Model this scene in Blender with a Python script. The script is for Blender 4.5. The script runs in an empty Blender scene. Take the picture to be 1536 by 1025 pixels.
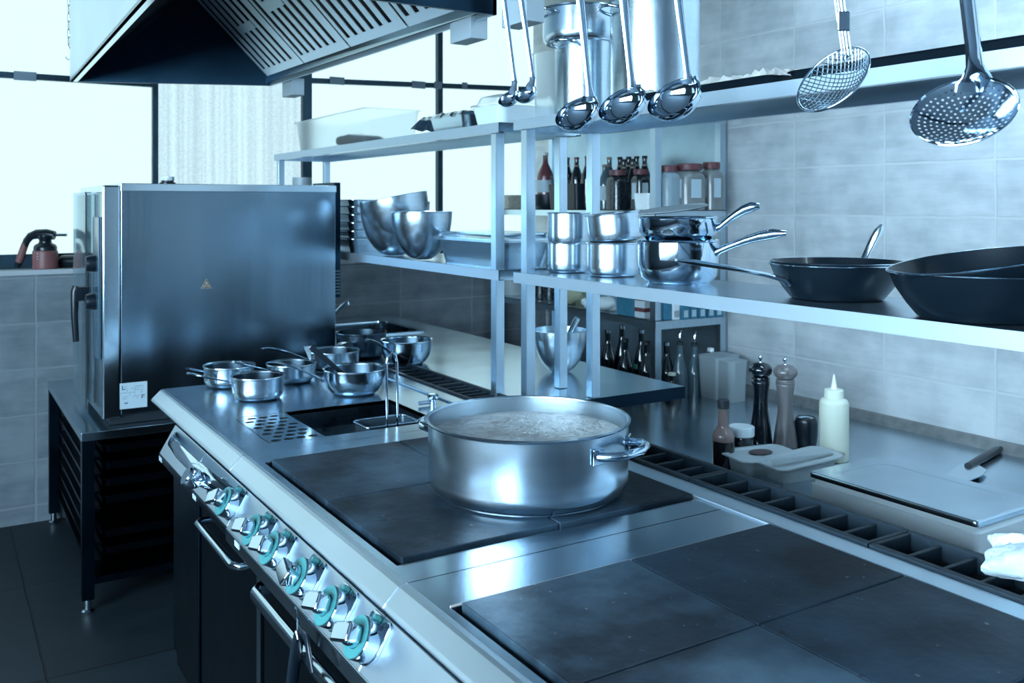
import bpy, bmesh, math, random
from mathutils import Vector, Matrix
R_ = random.Random(7)
PI = math.pi
SC = bpy.context.scene
COL = SC.collection

# ------------------------------------------------------------------ camera
F, YAW, HY, CZ = 1400.0, 0.5555, 306.0, 1.55
FW = Vector((math.sin(YAW), math.cos(YAW), 0)); RT = Vector((math.cos(YAW), -math.sin(YAW), 0)); UP = Vector((0, 0, 1))
cd = bpy.data.cameras.new('camera'); cam = bpy.data.objects.new('camera', cd); COL.objects.link(cam)
cam.location = (0, 0, CZ); cam.rotation_euler = (PI/2, 0, -YAW)
cd.sensor_width = 36; cd.lens = 36*F/1536; cd.shift_y = -(512.5-HY)/1536; cd.clip_start = 0.05
cd.dof.use_dof = True; cd.dof.focus_distance = 2.05; cd.dof.aperture_fstop = 7.1
SC.camera = cam

def P(px, py, X=None, Y=None, z=None, D=None):
    """world point seen at a photo pixel on a plane of the room"""
    d = FW + RT*((px-768)/F) + UP*((HY-py)/F)
    if D is not None: t = D
    elif X is not None: t = X/d.x
    elif Y is not None: t = Y/d.y
    else: t = (z-CZ)/d.z
    p = d*t
    return Vector((p.x, p.y, p.z+CZ))

# ------------------------------------------------------------------ materials
def newmat(n):
    m = bpy.data.materials.new(n); m.use_nodes = True
    nt = m.node_tree; b = nt.nodes['Principled BSDF']
    return m, nt, b
def mat(n, c, rough=.5, metal=0, trans=0, ior=1.45, emis=None, es=0, alpha=1, coat=0, bump=0, bscale=40, var=0, vscale=6, spec=None, stretch=None):
    m, nt, b = newmat(n)
    b.inputs['Base Color'].default_value = (*c, 1)
    b.inputs['Roughness'].default_value = rough; b.inputs['Metallic'].default_value = metal
    b.inputs['Transmission Weight'].default_value = trans; b.inputs['IOR'].default_value = ior
    b.inputs['Coat Weight'].default_value = coat; b.inputs['Alpha'].default_value = alpha
    if spec is not None: b.inputs['Specular IOR Level'].default_value = spec
    if emis: b.inputs['Emission Color'].default_value = (*emis, 1); b.inputs['Emission Strength'].default_value = es
    N, L = nt.nodes, nt.links
    if var or bump:
        tc = N.new('ShaderNodeTexCoord'); mp = N.new('ShaderNodeMapping')
        L.new(tc.outputs['Object'], mp.inputs[0])
        if stretch: mp.inputs['Scale'].default_value = stretch
    if var:
        nz = N.new('ShaderNodeTexNoise'); nz.inputs['Scale'].default_value = vscale; nz.inputs['Detail'].default_value = 6
        L.new(mp.outputs[0], nz.inputs[0])
        mr = N.new('ShaderNodeMapRange'); mr.inputs[1].default_value = .3; mr.inputs[2].default_value = .7
        mr.inputs[3].default_value = 1-var; mr.inputs[4].default_value = 1+var
        L.new(nz.outputs[0], mr.inputs[0])
        mx = N.new('ShaderNodeVectorMath'); mx.operation = 'MULTIPLY'; mx.inputs[0].default_value = c
        L.new(mr.outputs[0], mx.inputs[1]); L.new(mx.outputs[0], b.inputs['Base Color'])
        mr2 = N.new('ShaderNodeMapRange'); mr2.inputs[1].default_value = .3; mr2.inputs[2].default_value = .7
        mr2.inputs[3].default_value = max(.02, rough*(1-var*.8)); mr2.inputs[4].default_value = min(1, rough*(1+var*.8))
        L.new(nz.outputs[0], mr2.inputs[0]); L.new(mr2.outputs[0], b.inputs['Roughness'])
    if bump:
        n2 = N.new('ShaderNodeTexNoise'); n2.inputs['Scale'].default_value = bscale; n2.inputs['Detail'].default_value = 4
        L.new(mp.outputs[0], n2.inputs[0])
        bp = N.new('ShaderNodeBump'); bp.inputs['Strength'].default_value = bump; bp.inputs['Distance'].default_value = .004
        L.new(n2.outputs[0], bp.inputs['Height']); L.new(bp.outputs[0], b.inputs['Normal'])
    return m
M = {}
M['steel'] = mat('brushed_steel', (.50, .62, .71), .30, 1, var=.05, vscale=6, stretch=(8, 8, .2))
M['steel_y'] = mat('brushed_steel_sheet', (.49, .61, .70), .24, 1, var=.10, vscale=2.5, stretch=(12, .12, 1))
M['steel_bench'] = mat('worn_bench_steel', (.50, .62, .71), .22, 1, var=.14, vscale=4, bump=.03, bscale=14)
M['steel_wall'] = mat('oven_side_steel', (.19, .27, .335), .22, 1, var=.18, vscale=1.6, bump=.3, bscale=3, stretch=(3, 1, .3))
M['steel_pot'] = mat('turned_pot_steel', (.56, .67, .75), .24, 1, var=.06, vscale=4, bump=.012, bscale=20, stretch=(.3, .3, 14))
M['steel_bright'] = mat('bright_front_steel', (.66, .78, .87), .38, 1, var=.06, vscale=3)
M['chrome'] = mat('chrome', (.60, .73, .84), .07, 1)
M['satin'] = mat('satin_steel', (.56, .68, .76), .16, 1, var=.04, vscale=4)
M['dark_steel'] = mat('dark_steel', (.010, .026, .044), .33, 1, var=.2, vscale=5)
M['dark_steel_in'] = mat('dark_inner_steel', (.075, .115, .15), .3, 1, var=.3, vscale=9)  # dark tone; inside the pans it stands in for a reflected dark ceiling
M['black'] = mat('black_plastic', (.006, .012, .02), .28)
M['blackmat'] = mat('matt_black', (.006, .013, .02), .6)
M['iron'] = mat('cast_iron_grate', (.010, .022, .034), .5, .3, bump=.4, bscale=60)
M['panblack'] = mat('non_stick_black', (.003, .008, .014), .34, 0, coat=.12, spec=.35)
M['white'] = mat('white_plastic', (.80, .90, .95), .35)
M['whitegn'] = mat('milky_white_plastic', (.56, .68, .74), .4, var=.05)
M['clearpl'] = mat('cloudy_clear_plastic', (.60, .74, .82), .35, trans=.45, ior=1.3, var=.08)
M['boxpl'] = mat('frosted_box_plastic', (.93, .98, 1.0), .35, trans=.93, ior=1.04)
M['edge'] = mat('brushed_shelf_edge', (.50, .62, .72), .50, .9)
M['filter'] = mat('filter_sheet', (.72, .86, .95), .5, .55)
M['glass'] = mat('clear_glass', (.78, .9, .94), .03, trans=1, ior=1.45)
M['jarglass'] = mat('jar_plastic', (.38, .52, .60), .18, trans=.35, ior=1.3)
M['jarfull'] = mat('jar_with_grey_spice', (.17, .19, .20), .3, coat=.5, var=.15, vscale=12)
M['jardark'] = mat('jar_with_dark_spice', (.012, .02, .028), .3, coat=.6, var=.5, vscale=60)
M['redlid'] = mat('dull_red_lid', (.13, .045, .055), .4)
M['red'] = mat('dull_red_sauce', (.14, .045, .055), .25, coat=.5)
M['torch'] = mat('faded_red_paint', (.24, .105, .105), .4)
M['tan'] = mat('tan_paper', (.26, .22, .19), .7)
M['beige'] = mat('beige_card', (.55, .56, .48), .7, var=.15, vscale=40)
M['paper'] = mat('white_paper', (.42, .55, .63), .7)
M['ink'] = mat('dark_ink', (.01, .02, .03), .6)
M['cream'] = mat('cream_sauce_plastic', (.68, .76, .66), .32, coat=.2)
M['wood'] = mat('grey_brown_wood', (.13, .13, .14), .32, coat=.4, var=.25, vscale=6, stretch=(12, 12, 1))
M['blackwood'] = mat('black_lacquer', (.004, .008, .014), .12, coat=.8)
M['sauce'] = mat('dark_brown_sauce', (.010, .010, .014), .15, coat=.6)
M['sauceglass'] = mat('smeared_glass_neck', (.22, .17, .17), .12, trans=.3)
M['teal'] = mat('teal_enamel', (.05, .23, .24), .35)
M['cloth'] = mat('white_cloth', (.68, .82, .9), .9, bump=.6, bscale=120)
M['foil'] = mat('crumpled_foil', (.55, .66, .74), .18, 1, bump=1, bscale=50)
M['crumb'] = mat('pale_baked_crust', (.50, .50, .48), .8, var=.3, vscale=30, bump=.6)
M['blue'] = mat('blue_carton', (.03, .16, .25), .5, var=.2, vscale=30)
M['bottle'] = mat('dark_bottle_glass', (.004, .010, .014), .08, coat=.5)
M['bottlegrey'] = mat('smoky_bottle_glass', (.07, .12, .15), .08, coat=.5)
M['green'] = mat('green_tag', (.10, .45, .33), .5)
M['bag'] = mat('yellowish_bag', (.30, .34, .24), .5, bump=.5, bscale=20)
M['egg'] = mat('grey_roll', (.12, .2, .25), .5)
M['tan2'] = mat('brown_food', (.045, .03, .035), .4)
M['oven_glass'] = mat('oven_door_glass', (.55, .72, .80), .04, trans=.9, ior=1.1)
M['panel'] = mat('control_panel', (.045, .10, .15), .25, coat=.3)
M['frame'] = mat('window_frame_steel', (.025, .055, .08), .4, .6, var=.2, vscale=10)
M['flat_metal'] = mat('galvanised_plate', (.20, .26, .31), .5, .5)
M['boxmetal'] = mat('grey_fitting', (.34, .42, .47), .5, .2)

def mat_tile(n, wy, axis, w, h, off, c1, c2, mortar, zoff, rough=.4, msize=.012, grout_bump=.5, streak=(1.2, 9)):
    m, nt, b = newmat(n); N, L = nt.nodes, nt.links
    g = N.new('ShaderNodeNewGeometry'); s = N.new('ShaderNodeSeparateXYZ'); L.new(g.outputs['Position'], s.inputs[0])
    c = N.new('ShaderNodeCombineXYZ')
    a, bb = axis
    def addc(sock, v):
        mt = N.new('ShaderNodeMath'); mt.operation = 'ADD'; mt.inputs[1].default_value = v; L.new(sock, mt.inputs[0]); return mt.outputs[0]
    L.new(addc(s.outputs[a], -wy), c.inputs[0]); L.new(addc(s.outputs[bb], -zoff), c.inputs[1])
    br = N.new('ShaderNodeTexBrick'); br.offset = off; br.inputs['Scale'].default_value = 1
    br.inputs['Brick Width'].default_value = w; br.inputs['Row Height'].default_value = h
    br.inputs['Mortar Size'].default_value = msize*.5; br.inputs['Mortar Smooth'].default_value = .3
    br.inputs['Color1'].default_value = (0, 0, 0, 1); br.inputs['Color2'].default_value = (1, 1, 1, 1); br.inputs['Mortar'].default_value = (.5, .5, .5, 1)
    # gently wavy hand made edges
    wv = N.new('ShaderNodeTexNoise'); wv.inputs['Scale'].default_value = 5; L.new(c.outputs[0], wv.inputs[0])
    sc = N.new('ShaderNodeVectorMath'); sc.operation = 'SCALE'; sc.inputs['Scale'].default_value = .012; L.new(wv.outputs['Color'], sc.inputs[0])
    ad = N.new('ShaderNodeVectorMath'); ad.operation = 'ADD'; L.new(c.outputs[0], ad.inputs[0]); L.new(sc.outputs[0], ad.inputs[1])
    L.new(ad.outputs[0], br.inputs['Vector'])
    mp = N.new('ShaderNodeMapping'); mp.inputs['Scale'].default_value = (streak[0], streak[1], 1); L.new(c.outputs[0], mp.inputs[0])
    n1 = N.new('ShaderNodeTexNoise'); n1.inputs['Scale'].default_value = 1.6; n1.inputs['Detail'].default_value = 9; n1.inputs['Roughness'].default_value = .65
    L.new(mp.outputs[0], n1.inputs[0])
    n2 = N.new('ShaderNodeTexNoise'); n2.inputs['Scale'].default_value = 7; n2.inputs['Detail'].default_value = 8; L.new(c.outputs[0], n2.inputs[0])
    av = N.new('ShaderNodeMath'); av.operation = 'ADD'; L.new(n1.outputs[0], av.inputs[0]); L.new(n2.outputs[0], av.inputs[1])
    sepc = N.new('ShaderNodeSeparateColor'); L.new(br.outputs['Color'], sepc.inputs[0])
    t3 = N.new('ShaderNodeMath'); t3.operation = 'MULTIPLY_ADD'; t3.inputs[1].default_value = .18; L.new(sepc.outputs[0], t3.inputs[0]); L.new(av.outputs[0], t3.inputs[2])
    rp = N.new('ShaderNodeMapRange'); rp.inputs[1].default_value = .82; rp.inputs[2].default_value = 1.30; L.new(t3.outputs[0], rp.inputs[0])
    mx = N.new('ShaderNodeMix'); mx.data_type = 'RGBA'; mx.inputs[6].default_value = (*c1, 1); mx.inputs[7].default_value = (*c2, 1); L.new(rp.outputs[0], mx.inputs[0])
    m2 = N.new('ShaderNodeMix'); m2.data_type = 'RGBA'; m2.inputs[7].default_value = (*mortar, 1); L.new(br.outputs['Fac'], m2.inputs[0]); L.new(mx.outputs[2], m2.inputs[6])
    L.new(m2.outputs[2], b.inputs['Base Color']); b.inputs['Roughness'].default_value = rough
    bh = N.new('ShaderNodeMath'); bh.operation = 'MULTIPLY_ADD'; bh.inputs[1].default_value = -1.0; L.new(br.outputs['Fac'], bh.inputs[0])
    nb = N.new('ShaderNodeMath'); nb.operation = 'MULTIPLY'; nb.inputs[1].default_value = .5; L.new(n2.outputs[0], nb.inputs[0]); L.new(nb.outputs[0], bh.inputs[2])
    bp = N.new('ShaderNodeBump'); bp.inputs['Strength'].default_value = grout_bump; bp.inputs['Distance'].default_value = .006
    L.new(bh.outputs[0], bp.inputs['Height']); L.new(bp.outputs[0], b.inputs['Normal'])
    return m
M['tile_r'] = mat_tile('wall_tile_right_lit', 2.527, (1, 2), .484, .22, 0, (.44, .51, .56), (.66, .73, .78), (.62, .69, .73), 1.504)  # same tile as the back wall, colour lightened to look better lit
M['tile_b'] = mat_tile('wall_tile_back_shaded', .432, (0, 2), .487, .222, 0, (.14, .18, .215), (.25, .30, .34), (.27, .32, .36), 1.197)  # same tile as the right wall, colour darkened to look shaded
M['tile_f'] = mat_tile('floor_tile', .325, (0, 1), .9, .86, 0, (.006, .013, .019), (.012, .022, .031), (.003, .006, .01), 4.25, rough=.55, msize=.012)
M['plaster'] = mat('dark_plaster', (.10, .13, .16), .9, var=.05)
M['ceil'] = mat('ceiling_paint', (.09, .115, .14), .9)

def mat_pane(n, col, strength, lo=1.0):
    m = bpy.data.materials.new(n); m.use_nodes = True; nt = m.node_tree; N, L = nt.nodes, nt.links
    N.clear(); o = N.new('ShaderNodeOutputMaterial'); e = N.new('ShaderNodeEmission'); L.new(e.outputs[0], o.inputs[0])
    e.inputs[0].default_value = (*col, 1)
    if lo < 1:
        g = N.new('ShaderNodeNewGeometry'); mp = N.new('ShaderNodeMapping'); mp.inputs['Scale'].default_value = (34, 1, .5); L.new(g.outputs['Position'], mp.inputs[0])
        nz = N.new('ShaderNodeTexNoise'); nz.inputs['Scale'].default_value = 1; nz.inputs['Detail'].default_value = 2; L.new(mp.outputs[0], nz.inputs[0])
        mp2 = N.new('ShaderNodeMapping'); mp2.inputs['Scale'].default_value = (90, 1, 90); L.new(g.outputs['Position'], mp2.inputs[0])
        vz = N.new('ShaderNodeTexNoise'); vz.inputs['Scale'].default_value = 1; vz.inputs['Detail'].default_value = 1; L.new(mp2.outputs[0], vz.inputs[0])
        ad = N.new('ShaderNodeMath'); ad.operation = 'MULTIPLY_ADD'; ad.inputs[1].default_value = .5; L.new(vz.outputs[0], ad.inputs[0]); L.new(nz.outputs[0], ad.inputs[2])
        mr = N.new('ShaderNodeMapRange'); mr.inputs[1].default_value = .55; mr.inputs[2].default_value = .95; mr.inputs[3].default_value = lo; mr.inputs[4].default_value = 1.
        L.new(ad.outputs[0], mr.inputs[0]); ml = N.new('ShaderNodeMath'); ml.operation = 'MULTIPLY'; ml.inputs[1].default_value = strength
        L.new(mr.outputs[0], ml.inputs[0]); L.new(ml.outputs[0], e.inputs[1])
    else: e.inputs[1].default_value = strength
    return m
M['pane'] = mat_pane('lit_frosted_glass', (.66, .94, 1.0), 1.25)
M['pane_rib'] = mat_pane('lit_reeded_glass', (.64, .90, 1.0), 1.12, .74)
M['pane_front'] = mat_pane('added_front_glass', (.58, .82, 1.0), 1.3)  # glow for the added window behind the camera
M['pane_side'] = mat_pane('lit_side_glass', (.58, .82, 1.0), 36)

def mat_hob(c0=(.003, .010, .020, 1), c1=(.060, .115, .170, 1)):
    m, nt, b = newmat('cast_iron_hob'); N, L = nt.nodes, nt.links
    tc = N.new('ShaderNodeNewGeometry')
    n = N.new('ShaderNodeTexNoise'); n.inputs['Scale'].default_value = 3.2; n.inputs['Detail'].default_value = 9; n.inputs['Roughness'].default_value = .6; L.new(tc.outputs['Position'], n.inputs[0])
    r = N.new('ShaderNodeValToRGB'); r.color_ramp.elements[0].position = .40; r.color_ramp.elements[0].color = c0
    r.color_ramp.elements[1].position = .66; r.color_ramp.elements[1].color = c1; L.new(n.outputs[0], r.inputs[0])
    sp = N.new('ShaderNodeTexNoise'); sp.inputs['Scale'].default_value = 55; sp.inputs['Detail'].default_value = 3; L.new(tc.outputs['Position'], sp.inputs[0])
    r2 = N.new('ShaderNodeValToRGB'); r2.color_ramp.elements[0].position = .70; r2.color_ramp.elements[0].color = (0, 0, 0, 1); r2.color_ramp.elements[1].position = .76; r2.color_ramp.elements[1].color = (1, 1, 1, 1)
    L.new(sp.outputs[0], r2.inputs[0])
    mx = N.new('ShaderNodeMix'); mx.data_type = 'RGBA'; mx.inputs[7].default_value = (.16, .21, .25, 1); L.new(r2.outputs[0], mx.inputs[0]); L.new(r.outputs[0], mx.inputs[6])
    # dark spills
    sp2 = N.new('ShaderNodeTexNoise'); sp2.inputs['Scale'].default_value = 17; sp2.inputs['Detail'].default_value = 2; L.new(tc.outputs['Position'], sp2.inputs[0])
    r3 = N.new('ShaderNodeValToRGB'); r3.color_ramp.elements[0].position = .72; r3.color_ramp.elements[0].color = (0, 0, 0, 1); r3.color_ramp.elements[1].position = .76; r3.color_ramp.elements[1].color = (1, 1, 1, 1); L.new(sp2.outputs[0], r3.inputs[0])
    m2 = N.new('ShaderNodeMix'); m2.data_type = 'RGBA'; m2.inputs[7].default_value = (.004, .008, .012, 1); L.new(r3.outputs[0], m2.inputs[0]); L.new(mx.outputs[2], m2.inputs[6])
    L.new(m2.outputs[2], b.inputs['Base Color']); b.inputs['Metallic'].default_value = .5
    mr = N.new('ShaderNodeMapRange'); mr.inputs[3].default_value = .62; mr.inputs[4].default_value = .38; L.new(n.outputs[0], mr.inputs[0]); L.new(mr.outputs[0], b.inputs['Roughness'])
    bp = N.new('ShaderNodeBump'); bp.inputs['Strength'].default_value = .25; bp.inputs['Distance'].default_value = .003; L.new(sp.outputs[0], bp.inputs['Height']); L.new(bp.outputs[0], b.inputs['Normal'])
    return m
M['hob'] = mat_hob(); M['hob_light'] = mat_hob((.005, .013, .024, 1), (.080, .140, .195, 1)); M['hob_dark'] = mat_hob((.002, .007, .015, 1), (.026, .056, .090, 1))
def mat_soup():
    m, nt, b = newmat('simmering_broth'); N, L = nt.nodes, nt.links
    tc = N.new('ShaderNodeTexCoord')
    gx = N.new('ShaderNodeSeparateXYZ'); L.new(tc.outputs['Object'], gx.inputs[0])
    n = N.new('ShaderNodeTexNoise'); n.inputs['Scale'].default_value = 22; n.inputs['Detail'].default_value = 8; n.inputs['Roughness'].default_value = .7; n.inputs['Distortion'].default_value = 1.2; L.new(tc.outputs['Object'], n.inputs[0])
    big = N.new('ShaderNodeTexNoise'); big.inputs['Scale'].default_value = 5; big.inputs['Detail'].default_value = 4; L.new(tc.outputs['Object'], big.inputs[0])
    a = N.new('ShaderNodeMath'); a.operation = 'MULTIPLY_ADD'; a.inputs[1].default_value = 1.3; L.new(gx.outputs[0], a.inputs[0]); L.new(n.outputs[0], a.inputs[2])
    a2 = N.new('ShaderNodeMath'); a2.operation = 'MULTIPLY_ADD'; a2.inputs[1].default_value = .8; L.new(big.outputs[0], a2.inputs[0]); L.new(a.outputs[0], a2.inputs[2])
    r = N.new('ShaderNodeValToRGB'); e = r.color_ramp.elements
    e[0].position = .55; e[0].color = (.24, .215, .20, 1); e[1].position = 1.0; e[1].color = (.78, .84, .86, 1)
    x = e.new(.82); x.color = (.44, .44, .43, 1)
    L.new(a2.outputs[0], r.inputs[0]); L.new(r.outputs[0], b.inputs['Base Color']); b.inputs['Roughness'].default_value = .3
    bp = N.new('ShaderNodeBump'); bp.inputs['Strength'].default_value = 1; bp.inputs['Distance'].default_value = .01; L.new(n.outputs[0], bp.inputs['Height']); L.new(bp.outputs[0], b.inputs['Normal'])
    return m
M['soup'] = mat_soup()

# ------------------------------------------------------------------ mesh building
class MB:
    def __init__(s): s.v = []; s.f = []; s.sm = []
    def add(s, vs, fs, smooth=False):
        o = len(s.v); s.v += [tuple(v) for v in vs]
        for f in fs: s.f.append([i+o for i in f]); s.sm.append(smooth)
        return s
    def box(s, x0, y0, z0, x1, y1, z1):
        vs = [(x0, y0, z0), (x1, y0, z0), (x1, y1, z0), (x0, y1, z0), (x0, y0, z1), (x1, y0, z1), (x1, y1, z1), (x0, y1, z1)]
        return s.add(vs, [(0, 3, 2, 1), (4, 5, 6, 7), (0, 1, 5, 4), (1, 2, 6, 5), (2, 3, 7, 6), (3, 0, 4, 7)])
    def lathe(s, prof, n=40, c=(0, 0, 0), smooth=True, closed=False, axis=None):
        vs = []; fs = []; k = len(prof)
        M3 = Matrix.Identity(3)
        if axis is not None: M3 = Vector((0, 0, 1)).rotation_difference(Vector(axis).normalized()).to_matrix()
        for i in range(n):
            a = 2*PI*i/n
            for r, z in prof:
                p = M3 @ Vector((r*math.cos(a), r*math.sin(a), z)); vs.append((p.x+c[0], p.y+c[1], p.z+c[2]))
        for i in range(n):
            j = (i+1) % n
            for q in range(k-1 + (1 if closed else 0)):
                q2 = (q+1) % k
                fs.append((i*k+q, j*k+q, j*k+q2, i*k+q2))
        o = len(s.v); s.add(vs, fs, smooth)
        if not closed:
            if prof[0][0] > 1e-6: s.f.append([o+i*k for i in range(n)][::-1]); s.sm.append(False)
            if prof[-1][0] > 1e-6: s.f.append([o+i*k+k-1 for i in range(n)]); s.sm.append(False)
        return s
    def tube(s, pts, r, n=10, closed=False, flat=1.0, side=None, cap=True):
        pts = [Vector(p) for p in pts]; m = len(pts); rs = r if isinstance(r, (list, tuple)) else [r]*m
        fl = flat if isinstance(flat, (list, tuple)) else [flat]*m
        vs = []; fs = []; prev = None
        for i, p in enumerate(pts):
            if closed: t = pts[(i+1) % m]-pts[(i-1) % m]
            else: t = pts[min(i+1, m-1)]-pts[max(i-1, 0)]
            t.normalize()
            if side is not None: u = Vector(side); u = (u-t*u.dot(t)).normalized()
            elif prev is None:
                u = Vector((0, 0, 1)) if abs(t.z) < .9 else Vector((1, 0, 0)); u = (u-t*u.dot(t)).normalized()
            else: u = (prev-t*prev.dot(t)).normalized()
            prev = u; w = t.cross(u)
            for k in range(n):
                a = 2*PI*k/n; q = p+u*math.cos(a)*rs[i]+w*math.sin(a)*rs[i]*fl[i]; vs.append(q)
        for i in range(m if closed else m-1):
            j = (i+1) % m
            for k in range(n):
                k2 = (k+1) % n; fs.append((i*n+k, i*n+k2, j*n+k2, j*n+k))
        o = len(s.v); s.add(vs, fs, True)
        if not closed and cap:
            s.f.append([o+k for k in range(n)][::-1]); s.sm.append(False); s.f.append([o+(m-1)*n+k for k in range(n)]); s.sm.append(False)
        return s
    def rrloft(s, secs, n=6, c=(0, 0, 0), smooth=True, closed=False, cap0=True, cap1=True):
        """stack of rounded rectangles (w, d, r, z)"""
        vs = []; fs = []; m = 4*(n+1)
        for w, d, r, z in secs:
            r = min(r, w/2-1e-4, d/2-1e-4)
            for q, (sx, sy) in enumerate(((1, 1), (-1, 1), (-1, -1), (1, -1))):
                for k in range(n+1):
                    a = PI/2*q+PI/2*k/n
                    vs.append((c[0]+sx*(w/2-r)+r*math.cos(a), c[1]+sy*(d/2-r)+r*math.sin(a), c[2]+z))
        K = len(secs)
        for i in range(K-1 + (1 if closed else 0)):
            i2 = (i+1) % K
            for k in range(m):
                k2 = (k+1) % m; fs.append((i*m+k, i*m+k2, i2*m+k2, i2*m+k))
        o = len(s.v); s.add(vs, fs, smooth)
        if not closed:
            if cap0: s.f.append([o+k for k in range(m)][::-1]); s.sm.append(False)
            if cap1: s.f.append([o+(K-1)*m+k for k in range(m)]); s.sm.append(False)
        return s
    def prism(s, poly, axis, a, b):
        """extrude a 2D polygon along axis 0/1/2"""
        def mk(p, t):
            q = [p[0], p[1]]; q.insert(axis, t); return tuple(q)
        n = len(poly); vs = [mk(p, a) for p in poly]+[mk(p, b) for p in poly]
        fs = [tuple(range(n))[::-1], tuple(range(n, 2*n))]+[(i, (i+1) % n, n+(i+1) % n, n+i) for i in range(n)]
        return s.add(vs, fs)
    def quadslab(s, q, off):
        """four corners thickened by the vector off"""
        off = Vector(off); vs = [Vector(p) for p in q]; vs += [p+off for p in vs]
        return s.add(vs, [(0, 3, 2, 1), (4, 5, 6, 7), (0, 1, 5, 4), (1, 2, 6, 5), (2, 3, 7, 6), (3, 0, 4, 7)])
    def xf(s, mtx):
        s.v = [tuple(mtx @ Vector(v)) for v in s.v]; return s
    def move(s, d):
        s.v = [(v[0]+d[0], v[1]+d[1], v[2]+d[2]) for v in s.v]; return s
    def build(s, name, m, parent=None, loc=None, bevel=0, rot=None, label=None, seg=2):
        me = bpy.data.meshes.new(name); me.from_pydata(s.v, [], s.f); me.update()
        bm = bmesh.new(); bm.from_mesh(me); bmesh.ops.recalc_face_normals(bm, faces=bm.faces)
        for e_ in bm.edges:
            if len(e_.link_faces) == 2 and e_.calc_face_angle(0) > math.radians(48): e_.smooth = False
        bm.to_mesh(me); bm.free()
        me.polygons.foreach_set('use_smooth', s.sm if len(s.sm) == len(me.polygons) else [False]*len(me.polygons))
        me.materials.append(M[m] if isinstance(m, str) else m)
        o = bpy.data.objects.new(name, me); COL.objects.link(o)
        if loc is not None: o.location = loc
        if rot is not None: o.rotation_euler = rot
        if parent is not None: o.parent = parent
        if label: o['label'] = label
        if bevel:
            b = o.modifiers.new('bevel', 'BEVEL'); b.width = bevel; b.segments = seg; b.limit_method = 'ANGLE'; b.angle_limit = math.radians(40)
        if any(s.sm) and not bevel and name not in ('skimmer_bowl', 'broth', 'baked_crust', 'crumpled_towel'):
            w_n = o.modifiers.new('weighted_normal', 'WEIGHTED_NORMAL'); w_n.keep_sharp = True; w_n.weight = 60
        return o
def thing(name, label, cat, loc=(0, 0, 0), rz=0, group=None):
    o = bpy.data.objects.new(name, None); COL.objects.link(o); o.empty_display_size = .05
    o.location = loc; o.rotation_euler = (0, 0, rz); o['label'] = label; o['category'] = cat
    if group: o['group'] = group
    return o
def tag(o, label, cat, group=None):
    o['label'] = label; o['category'] = cat
    if group: o['group'] = group
    return o
def struct(o): o['kind'] = 'structure'; return o
def copy_thing(root, loc=None, rz=None, label=None):
    r = root.copy(); COL.objects.link(r)
    if loc is not None: r.location = loc
    if rz is not None: r.rotation_euler = (0, 0, rz)
    if label: r['label'] = label
    for ch in [o for o in list(COL.objects) if o.parent == root]:
        c = ch.copy(); COL.objects.link(c); c.parent = r
        for g in [o for o in list(COL.objects) if o.parent == ch]:
            d = g.copy(); COL.objects.link(d); d.parent = c
    return r

# ================================================================== SETTING
XR, YB = 3.418, 5.085          # right wall, back wall
XL, YF, ZC = -2.6, -2.6, 3.3
struct(MB().box(XL, YF, -.05, XR, YB+.2, 0).build('floor', 'tile_f'))
struct(MB().box(XL, YF, ZC, XR, YB+.3, ZC+.05).build('ceiling', 'ceil'))
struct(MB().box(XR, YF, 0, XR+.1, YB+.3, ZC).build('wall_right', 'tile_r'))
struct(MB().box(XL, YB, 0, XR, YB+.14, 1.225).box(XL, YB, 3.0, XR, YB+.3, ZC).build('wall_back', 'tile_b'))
struct(MB().box(XL, YF-.1, 0, 1.7, YF, ZC).box(3.0, YF-.1, 0, XR, YF, ZC).box(1.7, YF-.1, 0, 3.0, YF, .8).box(1.7, YF-.1, 2.3, 3.0, YF, ZC).build('wall_front', 'plaster'))
struct(MB().box(XL-.1, YF, 0, XL, YB+.3, 1.0).box(XL-.1, YF, 2.75, XL, YB+.3, ZC).box(XL-.1, 2.3, 1.0, XL, YB+.3, 2.75).build('wall_left', 'plaster'))
# coved trim between worktop and wall
struct(MB().prism([(XR, .62), (XR, .66), (XR-.012, .655), (XR-.03, .628), (XR-.035, .62)], 1, .3, 3.40).build('trim_1', mat('cove_trim', (.17, .19, .20), .6, var=.25, vscale=20)))

YW = YB+.14
win = struct(bpy.data.objects.new('window_1', None)); COL.objects.link(win); win.location = (0, YW, 1.225)
def wx(px): return P(px, 200, Y=YW).x
f = MB(); y0, y1 = -.02, .03
f.box(XL, y0, .0, XR, y1+.02, .075)
for px, w in ((232, .028), (459, .055), (658, .034), (821, .05)):
    x = wx(px); f.box(x-w/2, y0-.005, .0, x+w/2, y1, 1.8)
f.box(-.65, y0, .0, -.61, y1, 1.8)
f.box(XL, y0, .945, wx(232), y1, .975).box(wx(232), y0, 1.03, wx(459), y1, 1.06)
x0 = wx(459); f.add([(x0, y0, 1.025), (XR, y0, 1.075), (XR, y1, 1.075), (x0, y1, 1.025), (x0, y0, 1.055), (XR, y0, 1.105), (XR, y1, 1.105), (x0, y1, 1.055)], [(0, 3, 2, 1), (4, 5, 6, 7), (0, 1, 5, 4), (1, 2, 6, 5), (2, 3, 7, 6), (3, 0, 4, 7)])
f.build('window_frame', 'frame', win)
hb = MB()
for px, zz, w in ((37, .958, .10), (503, 1.048, .09), (625, 1.060, .09), (654, 1.066, .05), (694, 1.075, .035)):
    x = wx(px); hb.box(x-w/2, y0-.012, zz-.022, x+w/2, y0-.001, zz+.022)
hb.build('hinge_plate', 'flat_metal', win)
pm = [('pane', XL, -.63), ('pane', -.63, wx(232)), ('pane_rib', wx(232), wx(459)), ('pane', wx(459), wx(658)), ('pane', wx(658), wx(821)), ('pane', wx(821), XR)]
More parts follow.
